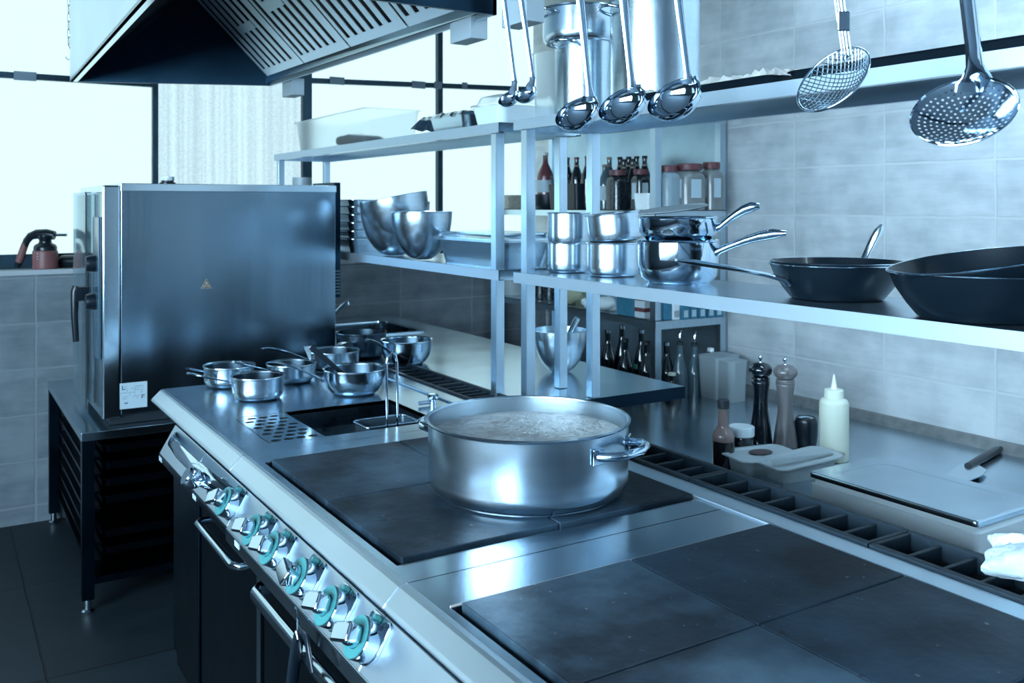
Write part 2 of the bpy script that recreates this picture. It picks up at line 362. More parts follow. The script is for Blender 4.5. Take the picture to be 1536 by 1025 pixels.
for mname, a, b in pm:
    if a >= b: continue
    MB().box(a, .012, .03, b, .02, 1.77).build('glass_pane', mname, win)
struct(MB().box(XL, YB-.012, 1.205, XR, YW-.02, 1.229).build('window_2_sill', mat('pale_sill', (.50, .56, .60), .5)))
bpy.data.objects['window_2_sill'].name = 'trim_2'
# side window (left wall, out of frame) that lights the room
w2 = struct(bpy.data.objects.new('window_2', None)); COL.objects.link(w2); w2.location = (XL, -.6, 1.0)
fr = MB()
for k in range(11): y = -1.98+.486*k; fr.box(-.06, y-(.06 if k % 2 else .035), 0, .02, y+(.06 if k % 2 else .035), 1.75)
fr.box(-.06, -1.98, 0, .02, 2.9, .06).box(-.06, -1.98, 1.69, .02, 2.9, 1.75)
fr.build('window_frame', 'frame', w2)
for i in range(10):
    y = -1.94+.486*i; MB().box(-.05, y, .06, -.04, y+.40, 1.69).build('glass_pane', 'pane_side', w2)

w3 = struct(bpy.data.objects.new('added_window', None)); COL.objects.link(w3); w3.location = (1.7, YF, .8)  # unseen window added so the oven side reflects vertical bright streaks
fr = MB().box(0, -.06, 0, 1.3, .02, .05).box(0, -.06, 1.45, 1.3, .02, 1.5)
for x in (.0, .40, .86, 1.25): fr.box(x, -.06, 0, x+.05, .02, 1.5)
fr.build('window_frame', 'frame', w3)
for x0_, x1_ in ((.05, .40), (.45, .86), (.91, 1.25)): MB().box(x0_, -.05, .05, x1_, -.04, 1.45).build('glass_pane', 'pane_front', w3)
# ================================================================== STOVE
ZS = .90; XN = .68
yN, yFar = .25, 3.43
ST = thing('cooking_range', 'long stainless steel cooking range with knobs along its bright front', 'stove', (XN, yN, 0))
def S(b, name, m, **k):
    return b.move((-XN, -yN, 0)).build(name, m, ST, **k)
XT = 1.43
wx0, wx1, wy0, wy1 = .775, 1.29, 2.49, 2.85   # sunk well
h1 = (.712, 1.43, 1.535, 2.315); h2 = (.712, 1.43, .70, 1.325)
def top_rect(b, x0, x1, y0, y1): b.box(x0, y0, ZS-.012, x1, y1, ZS)
# worktop plates (three sections with fine joints)
t1 = MB(); top_rect(t1, XN+.012, XT, 2.85, yFar); top_rect(t1, XN+.012, wx0, wy0, wy1); top_rect(t1, wx1, XT, wy0, wy1); top_rect(t1, XN+.012, XT, 2.417, wy0)
S(t1, 'top_plate', 'steel_bench')
t2 = MB(); top_rect(t2, XN+.012, XT, h1[3]+.003, 2.414); top_rect(t2, XN+.012, h1[0]-.004, 1.455, h1[3]+.003); top_rect(t2, h1[0]-.004, XT, 1.455, h1[2]-.003)
S(t2, 'top_plate', 'steel_bench')
t3 = MB(); top_rect(t3, XN+.012, XT, h2[3]+.003, 1.452); top_rect(t3, XN+.012, h2[0]-.004, yN, h2[3]+.003); top_rect(t3, h2[0]-.004, XT, yN, h2[2]-.003)
S(t3, 'top_plate', 'steel_bench')
# bull nose front edge
pr = [(XN+.014, ZS), (XN+.002, ZS-.0005), (XN-.004, ZS-.004), (.651, .872), (.647, .866), (.6475, .861), (.653, .858), (.675, .870), (XN+.014, ZS-.013)]
n1 = MB().prism(pr, 1, yN, 1.4525); n2 = MB().prism(pr, 1, 1.4545, 2.4145); n3 = MB().prism(pr, 1, 2.4165, yFar)
for nb in (n1, n2, n3): S(nb, 'front_edge', 'steel_bright', bevel=.004)
# control panel, tilted up towards the cook
XPn = .60
NX, NZ = -.866, .5
yPan = 3.06
def pl(t, o=0): return (.652-.5*t+NX*o, .857-.866*t+NZ*o)
PW = .100
for a, b in ((yN, 1.4525), (1.4545, 2.275), (2.277, 2.675), (2.677, yPan)):
    S(MB().prism([pl(.004), pl(PW), pl(PW, -.012), pl(.004, -.012)], 1, a, b), 'control_panel', 'steel_bright', bevel=.002)
lx = pl(PW)[0]; lz = pl(PW)[1]
S(MB().prism([(lx, lz), (lx-.002, lz-.004), (lx-.002, lz-.032), (lx+.012, lz-.034), (lx+.012, lz)], 1, yN, 2.275), 'lower_ledge', 'satin', bevel=.001)
S(MB().prism([(lx, lz), (lx-.002, lz-.004), (lx-.002, lz-.020), (lx+.012, lz-.022), (lx+.012, lz)], 1, 2.277, yPan), 'lower_ledge', 'dark_steel', bevel=.001)
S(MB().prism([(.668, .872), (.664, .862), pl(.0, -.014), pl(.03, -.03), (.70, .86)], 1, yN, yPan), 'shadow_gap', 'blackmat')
S(MB().prism([pl(.006, -.013), pl(PW, -.013), (lx+.02, lz-.03), (.66, lz-.03), (.70, .84)], 1, yPan-.012, yPan), 'end_cheek', 'dark_steel')
# body
S(MB().box(.655, yN, .10, 1.60, yPan, .640).box(.672, yN, .640, 1.488, 2.40, .865).box(.672, 2.88, .640, 1.488, yPan, .865), 'body', 'dark_steel')
S(MB().box(1.0, yPan, .0, 1.48, yFar-.02, .885), 'side_support', 'blackmat')
S(MB().box(XN+.10, yN+.05, .0, XT+.1, yPan-.06, .10), 'plinth', 'blackmat')
# hobs
def hob(h, name, cells):
    x0, x1, a, b = h; o = MB()
    g = .0015; xs = [x0+.010, (x0+x1)/2-g*0, x1]; ys = [a+.008, (a+b)/2, b-.003]
    for i in range(2):
        for j in range(2):
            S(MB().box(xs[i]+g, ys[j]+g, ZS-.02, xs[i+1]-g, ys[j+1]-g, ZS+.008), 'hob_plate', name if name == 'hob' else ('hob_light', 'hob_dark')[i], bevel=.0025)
    S(MB().box(x0-.004, a-.003, ZS-.03, x1, b+.003, ZS-.018), 'hob_recess', 'blackmat')
hob(h1, 'hob', 2); hob(h2, 'scorched', 2)
# sunk well with perforated plate
w = MB(); t = .004
w.box(wx0-.004, wy0-.004, .66, wx0, wy1+.004, ZS-.002).box(wx1, wy0-.004, .66, wx1+.004, wy1+.004, ZS-.002)
w.box(wx0, wy0-.004, .66, wx1, wy0, ZS-.002).box(wx0, wy1, .66, wx1, wy1+.004, ZS-.002).box(wx0-.004, wy0-.004, .655, wx1+.004, wy1+.004, .66)
S(w, 'sunk_well', 'dark_steel_in')
wat = mat('dark_cooking_water', (.03, .05, .065), .12, 0, spec=.8, bump=.15, bscale=8)
S(MB().box(.936, wy0+.001, .80, wx1-.001, wy1-.001, .835), 'cooking_water', wat)
def holed(b, x0, x1, y0, y1, nx, ny, r, z, th):
    w_ = (x1-x0)/nx; h_ = (y1-y0)/ny
    for j in range(ny):
        off = w_/2 if j % 2 else 0
        if off: b.box(x0, y0+j*h_, z-th, x0+off, y0+(j+1)*h_, z); b.box(x1-off, y0+j*h_, z-th, x1, y0+(j+1)*h_, z)
        for i in range(nx-(1 if off else 0)):
            cx = x0+off+(i+.5)*w_; cy = y0+(j+.5)*h_
            sq = []; ci = []
            for k in range(16):
                a = 2*PI*k/16; c_, s_ = math.cos(a), math.sin(a); q = max(abs(c_), abs(s_))
                sq.append((cx+c_/q*w_/2, cy+s_/q*h_/2)); ci.append((cx+c_*r, cy+s_*r*.85))
            vs = [(p[0], p[1], z) for p in sq]+[(p[0], p[1], z) for p in ci]+[(p[0], p[1], z-th) for p in ci]
            b.add(vs, [(k, (k+1) % 16, 16+(k+1) % 16, 16+k) for k in range(16)]+[(16+k, 16+(k+1) % 16, 32+(k+1) % 16, 32+k) for k in range(16)])
pp = MB(); holed(pp, .785, .925, wy0+.012, wy1-.012, 4, 8, .0142, ZS-.001, .003)
S(MB().box(.78, wy0+.002, ZS-.03, .93, wy1-.002, ZS-.025), 'plate_hole_shade', 'blackmat')  # black sheet painted as the shade seen through the holes
pp.box(.777, wy0+.001, ZS-.012, .785, wy1-.001, ZS+.0005).box(.925, wy0+.001, ZS-.012, .933, wy1-.001, ZS-.001).box(.785, wy0+.001, ZS-.004, .925, wy0+.012, ZS-.001).box(.785, wy1-.012, ZS-.004, .925, wy1-.001, ZS-.001)
S(pp, 'perforated_plate', 'satin')
# rear strip and gutter
S(MB().box(XT+.002, yN, ZS-.03, 1.490, 2.417, ZS+.006), 'rear_strip', 'steel_bright', bevel=.003)
S(MB().box(XT+.002, 2.419, ZS-.03, 1.490, yFar, ZS+.006), 'rear_strip', 'steel_y', bevel=.003)
S(MB().box(1.492, yN, .80, 1.625, yFar, .81).box(1.622, yN, .81, 1.628, yFar, ZS), 'flue_channel', 'blackmat')
S(MB().tube([(XT+.002, h2[3]+.004, ZS+.001), (h2[0]-.004, h2[3]+.004, ZS+.001)], .0022, 6), 'edge_bead', mat('pinkish_sealant', (.40, .38, .38), .4))
# tap on the rear strip
tp = P(641, 612, z=ZS); tp = Vector((1.40, tp.y, ZS))
S(MB().lathe([(.011, 0), (.011, .012), (.008, .014), (.008, .02)], 16, (1.375, 2.70, ZS)).tube([(1.325, 2.70, ZS+.010), (1.375, 2.70, ZS+.010)], .0065, 8).lathe([(.016, .018), (.018, .022), (.018, .032), (.014, .035)], 16, (1.375, 2.70, ZS)), 'fill_tap', 'chrome')

# knobs
Nn = Vector((NX, 0, NZ)); Uu = Vector((.5, 0, .866)); Yy = Vector((0, 1, 0))
def knob(px, py, ang):
    y = P(px-9, py, X=XPn).y; cx, cz = pl(.050)
    fm = Matrix((Yy, Uu, Nn)).transposed().to_4x4(); fm.translation = Vector((cx-XN, y-yN, cz)); fm = fm @ Matrix.Scale(1.03, 4)
    poly = [(.037*math.cos(PI+PI*k/14), .037*math.sin(PI+PI*k/14)) for k in range(15)]+[(.037, .036), (.031, .043), (-.031, .043), (-.037, .036)]
    k0 = MB().prism(poly, 2, .0005, .005).xf(fm).build('control_knob', 'chrome', ST, bevel=.001)
    MB().lathe([(.0345, .005), (.0345, .029), (.032, .031)], 40).xf(fm).build('collar', 'chrome', k0)
    MB().lathe([(.019, .0312), (.0335, .0312), (.0335, .0335), (.019, .0335)], 40, closed=True).xf(fm).build('scale_ring', 'teal', k0)
    fr = fm @ Matrix.Rotation(ang, 4, 'Z')
    MB().lathe([(.0185, .0312), (.0175, .044), (.0165, .050), (.012, .052)], 28).xf(fr).build('knob_hub', 'chrome', k0)
    g = MB(); secs = ((.036, .012, .018, .030), (.050, .013, .020, .034), (.068, .016, .024, .036))
    vs = []
    for (z_, hw_, y0_, y1_) in secs: vs += [(-hw_, -y0_, z_), (hw_, -y0_, z_), (hw_*1.1, y1_*.75, z_-.004*(z_ > .06)), (-hw_*1.1, y1_*.75, z_-.004*(z_ > .06))]
    fs = [(3, 2, 1, 0), (8, 9, 10, 11)]
    for l in (0, 4):
        for q in range(4): fs.append((l+q, l+(q+1) % 4, l+4+(q+1) % 4, l+4+q))
    g.add(vs, fs, True).xf(fr).build('grip', 'chrome', k0, bevel=.0055, seg=4)
    MB().lathe([(.0055, .002), (.0055, .013), (.004, .016)], 14, (-.002, .0375, .004)).xf(fm).build('pilot_lamp', 'teal', k0)
    MB().lathe([(.0028, 0), (.0048, 0), (.0048, .0008), (.0028, .0008)], 14, (-.020, .035, .0052), closed=True).xf(fm @ Matrix.Scale(1, 4)).build('zero_mark', 'ink', k0)
for px, py, an in ((345, 745, 1.1), (387, 788, 1.3), (414, 820, 1.3), (455, 858, 1.9), (499, 903, 1.25), (545, 949, 1.2)): knob(px, py, an)
# big chrome valve and lever
p = P(312, 706, X=XPn); cx, cz = pl(.05)
v = MB().lathe([(.030, 0), (.030, .008), (.022, .014), (.024, .020), (.013, .026), (.012, .050), (.020, .058), (.026, .068), (.028, .088), (.022, .096)], 28, (cx, p.y, cz), axis=Nn)
vv = S(v, 'valve_handle', 'chrome')
lv = MB(); pts = []
for (px, py, o_) in ((338, 690, 0), (322, 690, .045), (303, 680, .065), (280, 666, .065), (258, 652, .045), (243, 640, 0)):
    yy = P(px, py, X=XPn).y; a_, b_ = pl(.03, o_); pts.append(Vector((a_, yy, b_)))
lv.tube(pts, [.013, .016, .018, .018, .018, .015], 12, flat=.32, side=Uu)
S(lv, 'drain_lever', 'chrome')
for (px, py) in ((242, 674), (293, 735), (357, 800)):
    q = P(px, py, X=lx).y; S(MB().box(lx-.0035, q-.018, lz-.018, lx-.0022, q+.018, lz-.005), 'sticker', 'paper')
# doors and their handles
DX = .640
def door(a, b, z0, z1, m='dark_steel'):
    return S(MB().box(DX, a, z0, DX+.014, b, z1), 'door', m, bevel=.003)
d1 = door(2.16, 2.68, .16, .735); d2 = door(1.10, 2.10, .12, .735); d3 = door(2.72, 3.04, .16, .735); d4 = door(yN+.02, 1.07, .12, .735)
def uhandle(par, ya, yb, z, r, out=.055, flat=1):
    x = DX; pts = [(x, ya, z), (x-out*.7, ya, z), (x-out, ya+.02, z)]+[(x-out, ya+(yb-ya)*t, z) for t in (.25, .5, .75)]+[(x-out, yb-.02, z), (x-out*.7, yb, z), (x, yb, z)]
    MB().tube(pts, r, 12, flat=flat, side=(0, 0, 1)).move((-XN, -yN, 0)).build('door_handle', 'satin', par)
uhandle(d1, 2.18, 2.55, .705, .010, .045); uhandle(d2, 1.12, 2.04, .700, .017, .045, .6)
S(MB().box(DX-.004, 2.115, .12, DX+.012, 2.145, .735), 'door_post', 'satin')

# flue grates (cast iron)
GX0, GX1 = 1.496, 1.620
def grate(y0, y1):
    b = MB(); L = y1-y0
    b.box(GX0-.004, 0, ZS-.022, GX0+.012, L, ZS+.012).box(GX1-.012, 0, ZS-.022, GX1+.002, L, ZS+.014)
    b.box(GX0+.012, 0, ZS-.022, GX1-.012, .009, ZS+.012).box(GX0+.012, L-.009, ZS-.022, GX1-.012, L, ZS+.012)
    for k in range(1, 7):
        yy = L*k/7; b.box(GX0+.012, yy-.0045, ZS-.022, GX1-.012, yy+.0045, ZS+.008)
    return b
gl = [('cast iron flue grate nearest the camera at the bottom right edge', .647), ('cast iron flue grate in front of the white container', 1.137), ('cast iron flue grate beside the big pot handle', 1.627), ('cast iron flue grate hidden mostly behind the big simmering pot', 2.117), ('cast iron flue grate beside the small fill tap', 2.607), ('farthest cast iron flue grate beside the saucepans', 3.097-.15)]
for i, (lb, y) in enumerate(gl):
    L_ = .487 if i < 5 else .47
    if i == 5: y = 3.097-.0
    L_ = .487 if i < 5 else .32
    ob = grate(0, L_).move((-GX0, 0, -ZS+.02)).build('flue_grate', 'iron', loc=(GX0, y-.4885 if i < 5 else 2.609, ZS-.02), bevel=.002)
    tag(ob, lb, 'grate', 'flue grates behind the hobs')
g7 = grate(0, .487).move((-GX0, 0, -ZS+.02)).build('flue_grate', 'iron', loc=(GX0, 2.932, ZS-.02), bevel=.002)
tag(g7, 'cast iron flue grate at the far end behind the saucepans', 'grate', 'flue grates behind the hobs')

# ================================================================== BIG POT
PC = Vector((1.138, 1.765, ZS+.008)); PR, PH = .224, .163
pot = thing('stockpot', 'wide shallow steel pot of simmering broth on the hob', 'pot', PC)
MB().lathe([(PR-.028, 0), (PR-.022, .004), (PR-.022, .007)], 72).build('base_plate', 'satin', pot)
MB().lathe([(0, .0075), (PR-.026, .0075), (PR-.010, .012), (PR-.002, .026), (PR, .04), (PR, PH-.006), (PR+.005, PH-.003), (PR+.006, PH), (PR+.001, PH+.002), (PR-.003, PH-.002), (PR-.003, .04), (PR-.012, .018), (PR-.03, .012), (0, .012)], 96).build('pot_body', 'steel_pot', pot)
sb = MB(); nr, na = 22, 80; vs = []; fs = []
rr = random.Random(3)
SZ = .126
for i in range(nr+1):
    r = (PR-.0035)*i/nr
    for j in range(na):
        a = 2*PI*j/na; x, y = r*math.cos(a), r*math.sin(a)
        hgt = 0
        if i < nr: hgt = (.006*max(0, x*3+.3)*(rr.random()))*(1 if i < nr-1 else .3)
        vs.append((x, y, SZ+hgt))
for i in range(nr):
    for j in range(na):
        k = (j+1) % na; fs.append((i*na+j, i*na+k, (i+1)*na+k, (i+1)*na+j))
sb.add(vs, fs, True).build('broth', 'soup', pot, label='pale frothy broth')
MB().lathe([(PR-.0038, SZ+.001), (PR-.0032, SZ+.007), (PR-.0036, SZ+.012)], 72).build('froth_line', mat('tan_froth', (.42, .40, .34), .7), pot) if False else None
def side_handle(par, ang, z, R, w=.14, out=.05, r=.010, m='chrome'):
    b = MB(); ca, sa = math.cos(ang), math.sin(ang); e = Vector((ca, sa, 0)); tdir = Vector((-sa, ca, 0))
    base = e*R
    a0 = math.asin(w/2/R)
    pts = []
    for s_, o_ in ((-1, 0), (-1, .25), (-.95, .7), (-.6, 1), (0, 1.08), (.6, 1), (.95, .7), (1, .25), (1, 0)):
        q = e*(math.sqrt(max(0, R*R-(w/2*s_)**2))+out*o_)+tdir*(w/2*s_)+UP*(z+.006*o_); pts.append(q)
    b.tube(pts, r, 12)
    h = b.build('side_handle', m, par)
    for s_ in (-1, 1):
        pl = MB()
        q = e*math.sqrt(R*R-(w/2*s_)**2)+tdir*(w/2*s_)
        n = q.normalized(); td = Vector((-n.y, n.x, 0)); c = q+n*.002+UP*z
        pl.quadslab([c-td*.016-UP*.017, c+td*.016-UP*.017, c+td*.016+UP*.017, c-td*.016+UP*.017], n*.004)
        pl.build('handle_plate', m, h, bevel=.002)
view = math.atan2(-PC.y, -PC.x)
side_handle(pot, view+math.radians(58), PH-.043, PR)
side_handle(pot, view+math.radians(238), PH-.043, PR)

# ================================================================== SAUCEPANS on the stove
def pan(name, label, px, R, h, base_y=None, D=None, z=ZS, hend=None, hz=.03, hr=.006, curve='round', m='steel_pot', group=None, cat='saucepan', style='strip', hroll=.4):
    """pan placed on a level surface; hend = photo pixel its handle tip shows at"""
    c = P(px, 0, D=D); c.z = z
    t = thing(name, label, cat, c, 0, group)
    if curve == 'round': pr = [(0, 0), (R-.028, 0), (R-.010, .006), (R-.003, .016), (R-.001, .03)]
    elif curve == 'bowl': pr = [(0, 0), (R*.62, 0), (R*.80, h*.14), (R*.93, h*.38), (R*.985, h*.65)]
    else: pr = [(0, 0), (R*.72, 0), (R*.76, .006)]
    prin = [(max(0, r-.003), zz+.003) for r, zz in pr]
    prof = pr+[(R, h-.006), (R+.004, h-.002), (R+.003, h+.001), (R-.003, h-.002)]+prin[::-1]
    prof[-1] = (0, .003)
    MB().lathe(prof, 56).build('pan_body', m, t)
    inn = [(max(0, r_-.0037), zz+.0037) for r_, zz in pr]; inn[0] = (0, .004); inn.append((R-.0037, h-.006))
    ip = MB().lathe(inn, 56); ip.f = [f_ for f_ in ip.f if len(f_) == 4]; ip.sm = [True]*len(ip.f); ip.build('pan_interior', 'dark_steel_in', t, label='inside darkened like a dark ceiling reflection')  # dark ceiling reflection put into the colour of the inner wall
    if hend is not None:
        e = P(hend[0], hend[1], z=hend[2] if len(hend) > 2 else z+h+hz)
        if len(hend) > 3: e = P(hend[0], hend[1], D=hend[3])
        d = Vector((e.x-c.x, e.y-c.y, 0)); Ld = d.length; d.normalize()
        ez = e.z-z; s_ = R-.001
        sd = Vector((-d.y, d.x, 0))
        if style == 'strip':
            pts = [d*s_+UP*(h*.35), d*(s_+.003)+UP*(h*.6), d*(s_+.006)+UP*(h-.02), d*(s_+.016)+UP*(h-.012)]
            n = 6
            for k in range(1, n+1): pts.append(d*(s_+.016+(Ld-s_-.016)*k/n)+UP*(h-.012+(ez-h+.012)*k/n))
            MB().tube(pts, [.006, .006, .006, .006, .0065, .007, .008, .009, .010, .008], 10, flat=.45, side=sd).build('handle', 'chrome', t)
        else:
            pts = [d*s_+UP*(h*.55), d*(s_+.02)+UP*(h*.70)]
            n = 6
            for k in range(1, n+1): pts.append(d*(s_+.02+(Ld-s_-.02)*k/n)+UP*(h*.70+(ez-h*.70)*math.sin(PI/2*k/n)))
            MB().tube(pts, [.011, .009, .009, .010, .012, .013, .013, .009], 12, flat=hroll, side=sd).build('handle', 'chrome', t)
        tip = d*(Ld+.0)+UP*ez
    return t
pan('saucepan', 'small steel saucepan farthest left on the range, beside the combi oven', 344, .088, .074, D=3.34, hend=(281, 553), group='saucepans on the range')
pan('saucepan', 'small steel saucepan in front, nearest the range front edge', 387, .085, .078, D=3.12, hend=(281, 560), group='saucepans on the range')
pan('saucepan', 'small steel saucepan behind the front one, its handle resting over the left pan', 437, .088, .068, D=3.42, hend=(350, 543), group='saucepans on the range')
pan('saucepan', 'rounded steel saucepan with a black spatula leaning in it', 532, .105, .088, D=3.20, hend=(401, 545), curve='bowl', m='satin', style='bar', group='saucepans on the range')
pan('saucepan', 'saucepan half hidden behind the one with the spatula', 500, .10, .074, D=3.68, hend=(392, 523), group='saucepans on the range', style='bar')
ZB = .90
pan('saucepan', 'dark inside saucepan at the far left on the steel bench by the sink', 542, .105, .105, D=3.98, z=ZB, hend=(506, 518, ZB+.11), style='bar', m='dark_steel_in', group='saucepans on the bench')
pan('saucepan', 'steel saucepan farthest right on the bench beside the flue grate', 610, .103, .098, D=3.80, z=ZB, hend=(547, 511, ZB+.125), style='bar', curve='bowl', m='satin', group='saucepans on the bench')
# spatula in the pan
sp = thing('spatula', 'black handled spatula leaning in the rounded saucepan', 'spatula', P(515, 560, D=3.20))
o0 = Vector(sp.location); a_ = P(520, 566, D=3.20)-o0; b_ = P(466, 520, D=3.17)-o0
MB().tube([a_, a_.lerp(b_, .5), b_], [.006, .009, .010], 10, flat=.6).build('grip', 'black', sp)
q1, q2, q3, q4 = [P(x, y, D=3.17)-o0 for x, y in ((455, 520), (466, 519), (467, 540), (464, 541))]
MB().quadslab([q1, q2, q3, q4], RT*.0+FW*.004).build('blade', 'satin', sp, bevel=.001)

# fry basket in the well
c = Vector((1.165, 2.60, .0))
bk = thing('wire_basket', 'square steel basket with tall loop handle hanging in the sunk well', 'basket', (c.x, c.y, .84))
hw, hd = .085, .055
def rr_path(w, d, r, z, n=5):
    out = []
    for q, (sx, sy) in enumerate(((1, 1), (-1, 1), (-1, -1), (1, -1))):
        for k in range(n+1):
            a = PI/2*q+PI/2*k/n; out.append((sx*(w-r)+r*math.cos(a), sy*(d-r)+r*math.sin(a), z))
    return out
MB().tube(rr_path(hw, hd, .015, .052), .0035, 8, closed=True).build('rim', 'chrome', bk)
mw = MB()
mw.rrloft([(2*hw-.01, 2*hd-.01, .012, 0.0), (2*hw-.004, 2*hd-.004, .014, .05)], cap1=False).build('basket_mesh', mat('woven_mesh', (.10, .15, .19), .4, .8), bk)
MB().tube([(.012, -hd, .045), (.012, -hd, .12), (.013, -hd+.004, .235), (.008, -hd+.004, .258), (-.004, -hd+.004, .266), (-.016, -hd+.004, .258), (-.021, -hd+.004, .235), (-.022, -hd, .12), (-.022, -hd, .045)], .0042, 8).build('loop_handle', 'chrome', bk)

# ================================================================== BENCH with sink (back left)
bn = thing('steel_bench', 'stainless steel bench with a sink behind the saucepans, reflecting the window', 'bench', (1.64, 2.5, 0))
def Bn(b, n, m, **k): return b.move((-1.64, -2.5, 0)).build(n, m, bn, **k)
BX0, BX1, BY0, BY1 = 1.632, 2.275, 2.50, 5.07
sx0, sx1, sy0, sy1 = 1.72, 2.12, 4.28, 4.74
tb = MB()
for r in ((BX0, BX1, BY0, sy0), (BX0, sx0, sy0, sy1), (sx1, BX1, sy0, sy1), (BX0, BX1, sy1, BY1)): tb.box(r[0], r[2], .862, r[1], r[3], ZB)
tb.box(1.35, 3.435, .862, BX0, 3.84, ZB).box(1.56, 3.84, .862, BX0, BY1, ZB)
Bn(tb, 'bench_top', 'steel_bench')
Bn(MB().box(BX0+.012, BY0-.004, .858, BX1, BY0, ZB+.001), 'front_lip', 'dark_steel', bevel=.001)
sk = MB(); sk.rrloft([(.40, .46, .05, 0), (.39, .45, .05, -.01), (.38, .44, .05, -.16), (.34, .40, .05, -.17)], c=((sx0+sx1)/2, (sy0+sy1)/2, ZB+.001), cap0=False)
Bn(sk, 'sink_bowl', 'dark_steel_in')
Bn(MB().rrloft([(.46, .52, .06, -.0), (.46, .52, .06, .006), (.40, .46, .05, .006), (.395, .455, .05, -.0)], c=((sx0+sx1)/2, (sy0+sy1)/2, ZB), closed=True), 'sink_rim', 'satin')
Bn(MB().box(1.70, 2.56, .3, 2.22, 5.03, .33), 'under_shelf', 'dark_steel')
for (x, y) in ((1.69, 2.56), (1.86, 2.60), (1.69, 5.0), (2.23, 5.0), (1.69, 3.8), (2.23, 3.8)):
    Bn(MB().box(x-.02, y-.02, 0, x+.02, y+.02, .862), 'leg', 'steel')
fc = thing('sink_faucet', 'chrome faucet spout rising behind the combi oven over the sink', 'faucet', (1.70, 4.80, ZB))
o0 = Vector(fc.location)
MB().lathe([(.022, 0), (.022, .01), (.014, .014), (.014, .06)], 20).build('faucet_base', 'chrome', fc)
pts = [Vector((0, 0, .05))]+[P(x, y, D=4.95)-o0 for x, y in ((497, 477), (508, 464), (517, 455), (521, 453), (523, 458))]
MB().tube(pts, [.012, .010, .010, .009, .010, .010], 12).build('spout', 'chrome', fc)

# ================================================================== COMBI OVEN + STAND
OY0, OX0, OX1, OZ0, OZ1 = 3.90, .557, 1.507, .695, 1.628
OY1 = 4.52
std = thing('oven_stand', 'dark steel stand with tray runners under the combi oven', 'stand', (.48, 3.84, 0))
def Sd(b, n, m, **k): return b.move((-.48, -3.84, 0)).build(n, m, std, **k)
Sd(MB().box(.475, 3.84, .652, 1.50, 5.06, .685), 'stand_top', 'satin', bevel=.002)
for x, y in ((.50, 3.86), (1.47, 3.86), (.50, 5.03), (1.47, 5.03)):
    lg = Sd(MB().box(x-.022, y-.018, .05, x+.022, y+.022, .652), 'leg', 'dark_steel')
    MB().lathe([(.02, 0), (.022, .006), (.014, .012), (.014, .055)], 16, (x-.48, y-3.84, 0)).build('foot', 'satin', lg)
Sd(MB().box(.52, 3.86, .10, 1.45, 5.03, .125), 'bottom_shelf', 'dark_steel')
rn = MB()
for k in range(7):
    z = .17+k*.066
    for xa in (.522, 1.42): Sd(MB().box(xa, 3.885, z, xa+.028, 5.02, z+.012), 'tray_runner', 'dark_steel')
Sd(MB().box(.50, 5.035, .125, 1.47, 5.045, .652), 'back_panel', 'blackmat')
traydefs = ['topmost', 'second from top', 'third from top', 'fourth from top', 'fifth from top', 'lowest']
for k, nm in enumerate(traydefs):
    z = .17+(6-k-(1 if k > 3 else 0))*.066+.014
    if k == 5: z = .184
    o = MB().rrloft([(.85, 1.0, .03, .0), (.862, 1.01, .03, .03), (.868, 1.02, .03, .032), (.856, 1.0, .03, .030), (.84, .985, .03, .004)], c=(0, 0, 0)).build('oven_tray', 'dark_steel', loc=(.985, 4.42, z+.001))
    tag(o, 'dark oven tray in the stand, %s of the stack' % nm, 'tray', 'trays in the oven stand')

ov = thing('combi_oven', 'tall stainless steel combi oven with side warning sticker on a stand', 'oven', (OX0, OY0, OZ0))
def Ov(b, n, m, **k): return b.move((-OX0, -OY0, -OZ0)).build(n, m, ov, **k)
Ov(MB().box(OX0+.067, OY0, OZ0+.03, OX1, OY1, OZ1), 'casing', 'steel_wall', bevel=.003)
Ov(MB().box(OX0, OY0-.004, OZ0+.02, OX0+.064, OY1, OZ1-.006), 'front_column', 'satin', bevel=.006)
Ov(MB().box(OX0+.066, OY0-.003, OZ1-.028, OX1+.003, OY1, OZ1+.003), 'top_trim', 'satin', bevel=.002)
Ov(MB().box(OX0+.03, OY0+.02, OZ0-.008, OX1, OY1, OZ0+.03), 'base_skirt', 'blackmat')
Ov(MB().box(OX0-.012, OY0+.02, OZ0+.25, OX0-.001, OY0+.17, OZ1-.13), 'control_panel', 'panel', bevel=.002)
for z in (OZ0+.47, OZ0+.62):
    Ov(MB().lathe([(.034, 0), (.032, .02), (.028, .034), (.0, .036)], 24, (OX0-.012, OY0+.10, z), axis=(-1, 0, 0)), 'dial', 'black')
Ov(MB().box(OX0-.014, OY0+.19, OZ0+.05, OX0-.002, OY1-.005, OZ1-.04), 'inner_glass', 'oven_glass')
dr = Ov(MB().box(OX0-.030, OY0+.24, OZ0+.02, OX0-.023, OY1, OZ1-.03), 'door', 'oven_glass')
MB().box(-.068, .20, .465, -.02, .255, .52).tube([(-.062, .23, .52), (-.070, .225, .50), (-.072, .222, .40), (-.066, .222, .30)], [.018, .016, .013, .012], 12, flat=.8).build('door_handle', 'black', ov)
Ov(MB().box(OX0-.035, OY0+.22, OZ1-.035, OX0-.01, OY0+.235, OZ1-.03), 'door_hinge', 'chrome')
